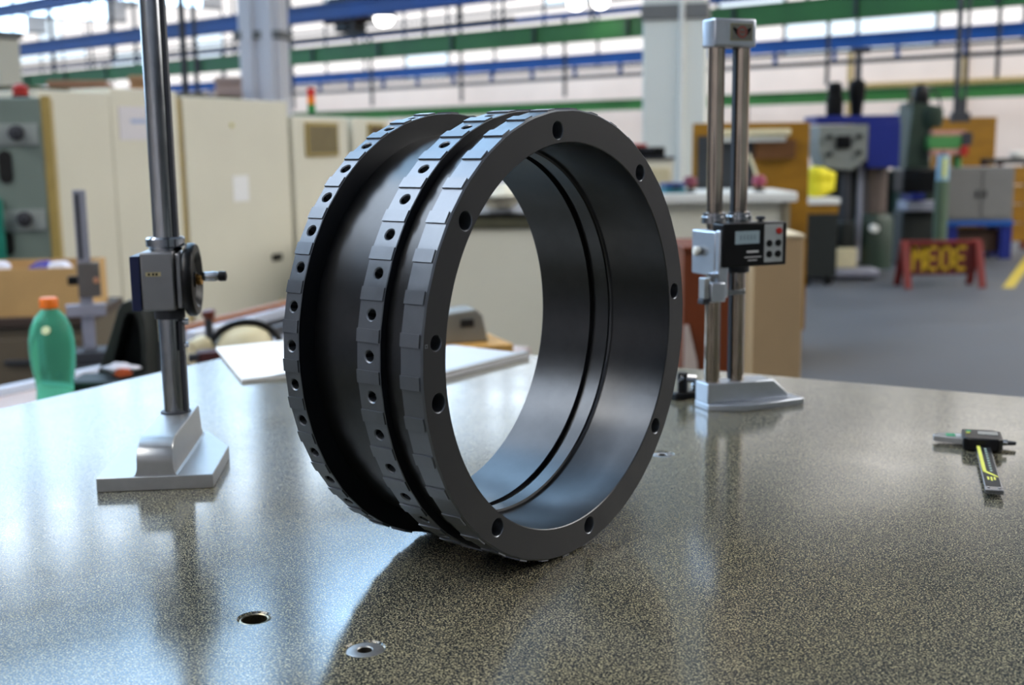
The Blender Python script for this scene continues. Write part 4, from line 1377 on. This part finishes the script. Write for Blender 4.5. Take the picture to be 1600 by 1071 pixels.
# white workbench with plywood tool board
a_, b_ = pt(1040, 318, 6.3), pt(1226, 318, 6.3)
e_ = pt(1252, 312, 6.2)
t = thing('work_bench', 'white workbench in front of the plywood tool board', 'workbench', (a_.x, 6.3, 0), 0.0)
w = b_.x - a_.x
MB().bb(0, w, 0.05, 0.58, 0.0, a_.z).build('body', M_CREAM, t, 0.006)
MB().bb(-0.05, e_.x - a_.x, -0.02, 0.6, a_.z, a_.z + 0.05).build('bench_top', M_WHITE, t, 0.006)
MB().bb(w + 0.001, w + 0.03, 0.0, 0.58, 0.0, a_.z).build('side_panel', mat('grey_brown_panel', (140, 130, 108), 0.6, 0, 0.05, 6), t)
for k in range(2):
    dr = MB().bb(0.04 + k * w * 0.5, w * 0.48 + k * w * 0.5, 0.035, 0.05, 0.3, a_.z - 0.06).build('door', M_CREAM, t, 0.004)
    MB().bb(w * 0.44 + k * w * 0.5 - 0.02, w * 0.44 + k * w * 0.5, 0.015, 0.035, 0.6, 0.72).build('handle', M_DGREY, dr)
bt = a_.z + 0.05
a_, b_ = pt(1083, 193, 6.95), pt(1266, 193, 6.95)
t = thing('tool_board', 'orange plywood tool board with a dark perforated panel behind the white workbench', 'board', (a_.x, 6.95, 0), 0.0)
w = b_.x - a_.x
MB().bb(0, w, 0, 0.03, 0.10, a_.z).build('board', M_PLY, t, 0.003)
for x in (0.04, w - 0.04):
    MB().bb(x - 0.03, x + 0.03, 0.03, 0.08, 0, a_.z - 0.1).build('post', M_REDWOOD, t)
q0, q1 = pt(1091, 213, 6.93), pt(1176, 309, 6.93)
MB().bb(q0.x - a_.x, q1.x - a_.x, -0.015, 0, q1.z, q0.z).build('dark_panel', mat('charcoal_panel', (52, 56, 60), 0.6, 0, 0.08, 10), t, 0.003)
q0, q1 = pt(1180, 219, 6.90), pt(1242, 248, 6.90)
MB().bb(q0.x - a_.x, q1.x - a_.x, -0.06, 0, q1.z, q0.z).build('lamp_shadow_box', mat('dark_red_brown', (104, 66, 30), 0.6, 0, 0.08, 10), t, 0.004)  # brown box standing in for the shadow beneath the strip lamp
q0, q1 = pt(1112, 203, 6.85), pt(1234, 219, 6.85)
t = thing('strip_lamp', 'pale strip lamp housing fixed along the top of the plywood board', 'lamp', (q0.x, 6.85, (q0.z + q1.z) / 2), 0)
hh = (q0.z - q1.z) / 2
MB().bb(0, q1.x - q0.x, -0.03, 0.08, -hh * 0.2, hh).build('housing', M_IVORY, t, 0.008)
MB().rod((0.02, 0.02, -hh * 0.6), (q1.x - q0.x - 0.02, 0.02, -hh * 0.6), 0.02, 14).build('tube', M_WHITE, t)
for px, col_, lab, cat in ((1186, (150, 62, 84), 'dark pink rotary tool head on the right of the white workbench', 'tool'), (1078, (120, 52, 70), 'dark pink tool head at the left on the white workbench', 'tool')):
    p = pt(px, 300, 6.4)
    t = thing('bench_tool', lab, cat, (p.x, 6.4, bt), 0, 'pink tools on the workbench')
    mm = mat('pink_%d' % px, col_, 0.5, 0, 0.1, 20)
    MB().lathe([(0.03, 0), (0.032, 0.01), (0.014, 0.016), (0.014, 0.03)], 16).build('foot', M_DARKIRON, t)
    MB().lathe([(0.014, 0.03), (0.036, 0.04), (0.038, 0.065), (0.028, 0.085), (0.01, 0.09)], 18).build('head', mm, t)
    if px > 1100:
        MB().rod((-0.01, 0, 0.08), (-0.05, 0.05, 0.20), 0.008, 10).build('lever', M_IVORY, t)
p = pt(1054, 306, 6.35)
t = thing('blue_tool_case', 'small blue-green case on the white workbench beside the ring', 'case', (p.x, 6.4, bt), 0.2)
MB().bb(-0.06, 0.05, -0.06, 0.06, 0, 0.03).build('tray', mat('teal_case', (24, 104, 120), 0.5, 0, 0.1, 20), t, 0.006)
MB().bb(-0.06, 0.05, -0.06, 0.06, 0.032, 0.055).build('lid', mat('deep_blue_case', (36, 60, 120), 0.5, 0, 0.1, 20), t, 0.008)
MB().bb(-0.02, 0.01, -0.068, -0.06, 0.025, 0.04).build('latch', M_DGREY, t)
p0_, p1_ = pt(992, 250, 7.2), pt(1052, 250, 7.2)
t = thing('wall_shelf_cabinet', 'pale cabinet with black tool chest on its top right of the ring', 'cabinet', (p0_.x, 7.2, 0), 0)
w = p1_.x - p0_.x
MB().bb(-0.25, w, 0, 0.4, 0, p0_.z).build('body', M_CREAM, t, 0.006)
MB().bb(-0.26, w + 0.01, -0.01, 0.41, p0_.z, p0_.z + 0.015).build('top', M_DGREY, t)
dr = MB().bb(-0.23, w - 0.02, -0.012, 0, 0.1, p0_.z - 0.05).build('door', M_IVORY, t, 0.004)
MB().bb(w - 0.09, w - 0.07, -0.03, -0.012, 0.6, 0.75).build('handle', M_DGREY, dr)
t = thing('tool_chest', 'black tool chest with a red lid on the pale cabinet', 'chest', (p0_.x + w * 0.35, 7.35, p0_.z + 0.015), 0)
MB().bb(-0.1, 0.11, -0.08, 0.08, 0, 0.06).build('body', M_BLACK, t, 0.006)
MB().bb(-0.1, 0.0, -0.08, 0.08, 0.061, 0.08).build('lid', M_RED, t, 0.006)
MB().bb(-0.03, 0.04, -0.088, -0.08, 0.04, 0.055).build('latch', M_DGREY, t)

# ------------------------------------------------------------------ drilling machine
YD = 10.6


def lx(px, Y, ox):
    return pt(px, 235, Y).x - ox


def lz(px, py, Y):
    return pt(px, py, Y).z


o = pt(1330, 435, YD)
t = thing('drilling_machine', 'large drilling machine with royal blue cover and grey gearbox at right', 'machine', (o.x, YD, 0), 0.0)
X = lambda px: lx(px, YD, o.x)
Z = lambda py: lz(1330, py, YD)
MB().bb(X(1268), X(1396), -0.15, 0.30, Z(194), Z(181)).build('blue_top_cover', M_ROYAL, t, 0.006)
MB().bb(X(1346), X(1396), -0.18, 0.30, Z(262), Z(193)).build('blue_side_cover', M_ROYAL, t, 0.006)
gb = MB().prism([(X(1270), Z(196)), (X(1270), Z(232)), (X(1280), Z(262)), (X(1322), Z(266)), (X(1345), Z(250)), (X(1345), Z(196))][::-1], 0.2, -0.2, Matrix(((1, 0, 0, 0), (0, 0, 1, 0), (0, 1, 0, 0), (0, 0, 0, 1)))).build('gearbox', mat('gearbox_grey', (128, 132, 128), 0.5, 0.1, 0.1, 10), t, 0.01)
MB().bb(X(1296), X(1318), -0.225, -0.2, Z(232), Z(212)).build('control_plate', M_BLACK, gb, 0.003)
for px, py in ((1284, 214), (1284, 240), (1330, 214), (1330, 238)):
    MB().rod((X(px), -0.2, Z(py)), (X(px), -0.27, Z(py)), 0.022, 12).build('control_knob', M_DARKIRON, gb)
MB().lathe([(0.07, Z(181)), (0.075, Z(176)), (0.075, Z(150)), (0.062, Z(148)), (0.066, Z(134)), (0.04, Z(128))], 20, T(X(1302), 0, 0)).build('motor', M_BLACK, t)
MB().lathe([(0.05, Z(181)), (0.06, Z(160)), (0.075, Z(152)), (0.075, Z(130)), (0.05, Z(124))], 20, T(X(1341), 0.1, 0)).build('feed_motor', M_BLACK, t)
MB().rod((X(1342), 0.1, Z(126)), (X(1342), 0.1, Z(75)), 0.028, 12).build('cable_mast', M_DGREY, t)
MB().bb(X(1330), X(1358), 0.05, 0.15, Z(82), Z(74)).build('mast_bracket', M_DGREY, t)
MB().rod((X(1321), -0.05, Z(400)), (X(1321), -0.05, Z(258)), 0.045, 18).build('spindle_sleeve', M_DGREY, t)
MB().rod((X(1321), -0.05, Z(258)), (X(1321), -0.05, Z(244)), 0.055, 18).build('spindle_nose', M_BLACK, t)
MB().rod((X(1343), -0.05, Z(410)), (X(1343), -0.05, Z(258)), 0.025, 14).build('guide_rod', M_GST, t)
MB().rod((X(1372), 0.05, Z(338)), (X(1372), 0.05, Z(258)), 0.105, 24).build('column', mat('brown_steel', (104, 92, 86), 0.4, 0.4, 0.1, 10), t)
MB().lathe([(0.17, Z(420)), (0.17, Z(345)), (0.14, Z(336)), (0.11, Z(334))], 24, T(X(1372), 0.05, 0)).build('column_foot', M_MGREEN, t)
MB().bb(X(1252), X(1362), -0.35, 0.3, 0.03, Z(415)).build('base_plate', M_GST, t, 0.01)
for px in (1262, 1345):
    MB().bb(X(px), X(px + 14), -0.3, 0.25, 0, 0.03).build('base_foot', M_BLACK, t)
MB().bb(X(1296), X(1398), 0.32, 0.5, 0, Z(258)).build('rear_frame', M_DARKIRON, t, 0.01)
MB().bb(X(1300), X(1332), -0.25, 0.1, Z(414), Z(385)).build('work_table', M_IVORY, t, 0.01)
MB().bb(X(1310), X(1330), -0.2, 0.05, Z(384), Z(345)).build('table_bracket', M_DARKIRON, t, 0.01)
MB().bb(X(1248), X(1300), -0.1, 0.4, Z(414), Z(340)).build('coolant_box', M_DARKIRON, t, 0.02)
MB().rod((X(1272), -0.11, Z(378)), (X(1272), -0.2, Z(378)), 0.09, 24).build('coolant_pump', M_BLACK, t)
MB().rod((X(1360), -0.15, Z(355)), (X(1360), -0.23, Z(355)), 0.035, 16).build('white_dial', M_WHITE, t)
# yellow bundle beside the drill
p0_, p1_ = pt(1258, 310, 9.9), pt(1310, 262, 9.9)
st_ = thing('supply_trolley', 'orange wooden trolley holding a yellow bundle beside the drilling machine', 'trolley', ((p0_.x + p1_.x) / 2, 9.98, 0), 0)
w = (p1_.x - p0_.x) / 2
zk = pt(1284, 334, 9.9).z
MB().bb(-w, w, -0.12, 0.12, 0.08, zk).build('dark_body', M_DARKIRON, st_, 0.006)
MB().bb(-w, w, -0.12, 0.12, zk, p0_.z - 0.05).build('wooden_box', M_PLY, st_, 0.006)
MB().bb(-w - 0.01, w + 0.01, -0.14, 0.14, p0_.z - 0.05, p0_.z).build('white_tray', M_WHITE, st_, 0.006)
for x in (-w + 0.04, w - 0.04):
    MB().rod((x, -0.03, 0.04), (x, 0.03, 0.04), 0.04, 16).build('wheel', M_RUBBER, st_)
tag(lump(MB(), (0, 0, 0), 0.115, (1.05, 0.9, 1.0), 61).build('yellow_bundle', mat('bright_yellow', (238, 222, 40), 0.6, 0, 0.05, 10), loc=((p0_.x + p1_.x) / 2 + 0.01, 9.98, p0_.z + 0.135)), 'bright yellow bundle on the white tray of the trolley', 'bundle')
p = pt(1263, 232, 9.98)
t = thing('yellow_lamp_post', 'slim yellow post with a white head beside the drilling machine', 'post', (p.x, 10.25, 0), 0)
MB().rod((0, 0, 0), (0, 0, p.z - 0.03), 0.03, 12).build('pole', M_YELLOW, t)
lump(MB(), (0, 0, p.z), 0.04, (1, 1, 1), 63, 2).build('head', M_WHITE, t)

# ------------------------------------------------------------------ green milling machine
YM = 11.7
o = pt(1435, 420, YM)
t = thing('milling_machine', 'dark green milling machine with a black motor behind the red barrier', 'machine', (o.x, YM, 0), 0.0)
X = lambda px: lx(px, YM, o.x)
Z = lambda py: lz(1435, py, YM)
MB().prism([(X(1410), 0), (X(1462), 0), (X(1458), Z(330)), (X(1448), Z(250)), (X(1452), Z(165)), (X(1418), Z(160)), (X(1412), Z(250))], -0.3, 0.1, Rx(math.pi / 2)).build('column', M_MGREEN, t, 0.01)
MB().lathe([(0.075, Z(168)), (0.08, Z(160)), (0.08, Z(142)), (0.06, Z(134)), (0.03, Z(131))], 20, T(X(1438), 0.05, 0)).build('motor', M_BLACK, t)
MB().lathe([(0.09, Z(200)), (0.115, Z(190)), (0.11, Z(172)), (0.07, Z(166))], 20, T(X(1450), -0.05, 0)).build('gear_head', M_MGREEN, t)
arm = MB().bb(X(1440), X(1500), -0.2, -0.02, Z(233), Z(213)).build('arm', mat('bright_machine_green', (74, 138, 76), 0.45, 0, 0.1, 10), t, 0.008)
MB().bb(X(1445), X(1496), -0.2, -0.02, Z(212), Z(205)).build('arm_cover', mat('salmon_cover', (190, 140, 128), 0.5, 0, 0.1, 10), t, 0.004)
MB().bb(X(1445), X(1490), -0.2, -0.02, Z(242), Z(234)).build('arm_cover', MATS['salmon_cover'], t, 0.004)
MB().bb(X(1490), X(1505), -0.22, 0.0, Z(228), Z(208)).build('arm_end', M_DGREY, t, 0.004)
MB().bb(X(1488), X(1500), -0.22, 0.0, Z(244), Z(229)).build('red_end_block', M_RED, t, 0.004)
MB().rod((X(1490), -0.1, Z(262)), (X(1490), -0.1, Z(243)), 0.04, 14).build('hanging_sleeve', MATS['bright_machine_green'], t)
MB().bb(X(1395), X(1455), -0.35, -0.05, Z(300), Z(262)).build('spindle_head', M_BLACK, t, 0.02)
MB().bb(X(1400), X(1452), -0.4, -0.1, Z(326), Z(312)).build('work_table', M_GST, t, 0.006)
MB().bb(X(1405), X(1425), -0.42, -0.1, Z(310), Z(300)).build('blue_part', M_ROYAL, t, 0.004)
MB().bb(X(1390), X(1482), 0.32, 0.5, 0.0, Z(268)).build('rear_frame', M_DARKIRON, t, 0.01)
MB().bb(X(1398), X(1455), -0.3, 0.0, 0.0, Z(328)).build('knee', M_DARKIRON, t, 0.02)
MB().tube([(X(1446), -0.05, Z(138)), (X(1458), -0.08, Z(150)), (X(1463), -0.08, Z(172)), (X(1456), -0.1, Z(195))], 0.012, 8).build('cable', M_BLACK, t)
MB().rod((X(1418), 0.0, Z(170)), (X(1418), 0.0, Z(136)), 0.02, 10).build('yellow_green_rod', M_OLIVE, t)

# green gas cylinder with a printed label
p = pt(1468, 372, 11.0)
t = thing('green_cylinder', 'grey-green upright cylinder with a pale blue label left of the grey cabinet', 'cylinder', (p.x, 11.0, 0), 0)
z1, z2 = pt(1468, 282, 11.0).z, pt(1468, 242, 11.0).z
M_CYL = mat('grey_green_tank', (84, 104, 84), 0.45, 0, 0.08, 8)
MB().rod((0, 0, 0), (0, 0, z1), 0.062, 24).build('tank', M_CYL, t)
MB().rod((0, 0, z1), (0, 0, z2), 0.055, 24).build('label_sleeve', mat('pale_blue_label', (150, 186, 206), 0.5, 0, 0.06, 10), t)
MB().bb(-0.018, 0.012, -0.060, -0.05, z1 + 0.03, z2 - 0.03).build('yellow_mark', M_LEM, t)
MB().rod((0, 0, z2), (0, 0, z2 + 0.03), 0.02, 12).build('valve', M_DGREY, t)

# grey cabinet on a blue stand
YC = 12.0
a_, b_ = pt(1482, 262, YC), pt(1586, 262, YC)
zb = pt(1535, 345, YC).z
t = thing('steel_cabinet', 'grey two-door steel cabinet on a blue stand at right', 'cabinet', (a_.x, YC, 0), 0.0)
w = b_.x - a_.x
MB().bb(0, w, 0, 0.4, zb, a_.z).build('body', M_CABGREY, t, 0.006)
for k in range(2):
    dr = MB().bb(0.012 + k * w / 2, w / 2 - 0.006 + k * w / 2, -0.015, 0, zb + 0.03, a_.z - 0.03).build('door', M_CABGREY, t, 0.003)
    MB().bb(w / 2 - 0.05 + k * 0.08, w / 2 - 0.03 + k * 0.08, -0.035, -0.015, (zb + a_.z) / 2 - 0.03, (zb + a_.z) / 2 + 0.04).build('handle', M_DGREY, dr)
stn = MB().bb(-0.01, w + 0.01, -0.02, 0.42, zb - 0.05, zb).build('stand_top', M_BLUE, t, 0.004)
for x in (0.03, w - 0.08):
    for y in (0.03, 0.36):
        MB().bb(x - 0.03, x + 0.09, y - 0.03, y + 0.03, 0.0, zb - 0.05).build('stand_leg', M_ROYAL, t, 0.004)
MB().bb(0.02, w - 0.02, 0.1, 0.4, 0.06, zb - 0.1).build('brown_drawer', mat('dark_brown_wood', (66, 44, 32), 0.6, 0, 0.1, 8), t, 0.004)
# plywood panel behind
a_, b_ = pt(1458, 184, 13.4), pt(1558, 184, 13.4)
t = thing('plywood_partition', 'large orange plywood partition behind the grey cabinet', 'partition', (a_.x, 13.4, 0), 0.0)
w = b_.x - a_.x
MB().bb(0, w, 0, 0.03, 0.15, a_.z).build('sheet', M_PLY, t, 0.003)
for x in (0.05, w - 0.05):
    MB().bb(x - 0.03, x + 0.03, 0.03, 0.09, 0, a_.z).build('upright', M_REDWOOD, t)
    MB().bb(x - 0.04, x + 0.04, -0.15, 0.25, 0, 0.05).build('foot', M_REDWOOD, t)
a_, b_ = pt(1560, 256, 12.6), pt(1640, 256, 12.6)
t = thing('wooden_rack', 'orange wooden rack with a dark top at the right edge', 'rack', (a_.x, 12.6, 0), 0.0)
w = b_.x - a_.x
MB().bb(0, w, -0.02, 0.5, a_.z, a_.z + 0.05).build('top', M_DARKIRON, t, 0.004)
for k in range(4):
    MB().bb(0.02, w - 0.02, -0.01, 0.02, a_.z - 0.22 - k * 0.2, a_.z - 0.03 - k * 0.2).build('board', M_PLY, t, 0.003)
for x in (0.03, w - 0.03):
    for y in (0.04, 0.46):
        MB().bb(x - 0.03, x + 0.03, y - 0.02, y + 0.02, 0, a_.z).build('post', M_REDWOOD, t)
tag(lump(MB(), (0, 0, 0), 0.055, (1.8, 1, 0.6), 71).build('white_cloth_roll', M_WHITE, loc=(pt(1592, 244, 12.8).x, 12.85, a_.z + 0.095)), 'white cloth roll on the dark top of the wooden rack', 'cloth')
# pale poster between the machines
p0_, p1_ = pt(1394, 215, 12.8), pt(1413, 168, 12.8)
t = thing('notice_board', 'pale pink and white notice board between drilling and milling machine', 'notice', ((p0_.x + p1_.x) / 2, 12.8, 0), 0)
w = (p1_.x - p0_.x) / 2
MB().bb(-w, w, 0, 0.02, p0_.z, p1_.z).build('board', mat('pale_pink_paper', (240, 208, 192), 0.7, 0, 0.08, 8), t)
MB().bb(-w * 0.8, w * 0.6, -0.004, 0, p0_.z + 0.16, p1_.z - 0.01).build('white_notice', M_PAPER, t)
MB().bb(-w * 0.1, w * 0.3, -0.006, 0, p0_.z + 0.09, p0_.z + 0.14).build('red_notice', M_RED, t)
MB().rod((0, 0.03, 0), (0, 0.03, p0_.z + 0.1), 0.03, 10).build('post', M_DGREY, t)

# red barrier with yellow hand-painted letters
YB = 9.6
p0_, p1_ = gp(1410, 449, 0), gp(1529, 449, 0)
t = thing('painted_barrier', 'dark red trestle barrier with yellow letters MEDE on the floor', 'barrier', (p0_.x, p0_.y, 0), 0.0)
w = p1_.x - p0_.x
hB = pt(1470, 376, p0_.y).z
M_DRED = mat('dull_red_paint', (112, 26, 20), 0.6, 0, 0.12, 10)
M_DRED2 = mat('dark_red_board', (84, 22, 20), 0.6, 0, 0.12, 10)
bd = MB().bb(0.03, w - 0.03, -0.012, 0.012, 0.10, hB - 0.01).build('board', M_DRED2, t, 0.003)
for x in (0.0, w):
    for s in (-1, 1):
        MB().beam((x, s * 0.14, 0.0), (x, s * 0.01, hB), 0.055, 0.03).build('leg', M_DRED, t)
MB().bb(-0.02, w + 0.02, -0.025, 0.025, hB - 0.03, hB).build('top_rail', M_DRED, t, 0.004)
M_OCH = mat('ochre_paint', (180, 146, 18), 0.6, 0, 0.1, 20)
lh = 0.205
lw = (w - 0.14) / 4
zb0 = 0.135
st = 0.030


def stroke(mb, x0, z0, x1, z1, wd=st):
    a, b = Vector((x0, 0, z0)), Vector((x1, 0, z1))
    d = (b - a).normalized()
    n = Vector((-d.z, 0, d.x)) * wd / 2
    p = [a + n, a - n, b - n, b + n]
    mb.add([(v.x, -0.014, v.z) for v in p] + [(v.x, -0.0115, v.z) for v in p], [(0, 1, 2, 3), (7, 6, 5, 4), (0, 4, 5, 1), (1, 5, 6, 2), (2, 6, 7, 3), (3, 7, 4, 0)])


for k, chh in enumerate('MEDE'):
    mb = MB()
    x = 0.075 + k * lw
    xr = x + lw * 0.72
    zt = zb0 + lh
    if chh == 'M':
        stroke(mb, x, zb0, x, zt); stroke(mb, xr, zb0, xr, zt)
        stroke(mb, x, zt, (x + xr) / 2, zb0 + lh * 0.45); stroke(mb, xr, zt, (x + xr) / 2, zb0 + lh * 0.45)
    elif chh == 'E':
        stroke(mb, x, zb0, x, zt); stroke(mb, x - st / 2, zt - st / 2, xr, zt - st / 2)
        stroke(mb, x - st / 2, zb0 + lh / 2, xr - 0.01, zb0 + lh / 2); stroke(mb, x - st / 2, zb0 + st / 2, xr, zb0 + st / 2)
    else:
        stroke(mb, x, zb0, x, zt); stroke(mb, x - st / 2, zt - st / 2, xr - 0.02, zt - st / 2)
        stroke(mb, x - st / 2, zb0 + st / 2, xr - 0.02, zb0 + st / 2)
        stroke(mb, xr - 0.006, zt - 0.05, xr - 0.006, zb0 + 0.05); stroke(mb, xr - 0.03, zt - st / 2, xr - 0.006, zt - 0.055); stroke(mb, xr - 0.03, zb0 + st / 2, xr - 0.006, zb0 + 0.055)
    mb.build('painted_letter', M_OCH, bd)

# yellow line on the floor
q0, q1 = gp(1578, 446, 0), gp(1612, 398, 0)
d = (q1 - q0).normalized()
n = Vector((-d.y, d.x, 0)) * 0.045
v = [q0 - d * 0.2 + n, q0 - d * 0.2 - n, q1 + d * 2 - n, q1 + d * 2 + n]
MB().add([(p.x, p.y, 0.0005) for p in v] + [(p.x, p.y, 0.002) for p in v], [(0, 1, 2, 3), (7, 6, 5, 4), (0, 4, 5, 1), (1, 5, 6, 2), (2, 6, 7, 3), (3, 7, 4, 0)]).build('floor_line', mat('yellow_line_paint', (200, 176, 60), 0.6, 0, 0.1, 5), None)
struct(bpy.data.objects['floor_line'], 'yellow line painted on the floor')
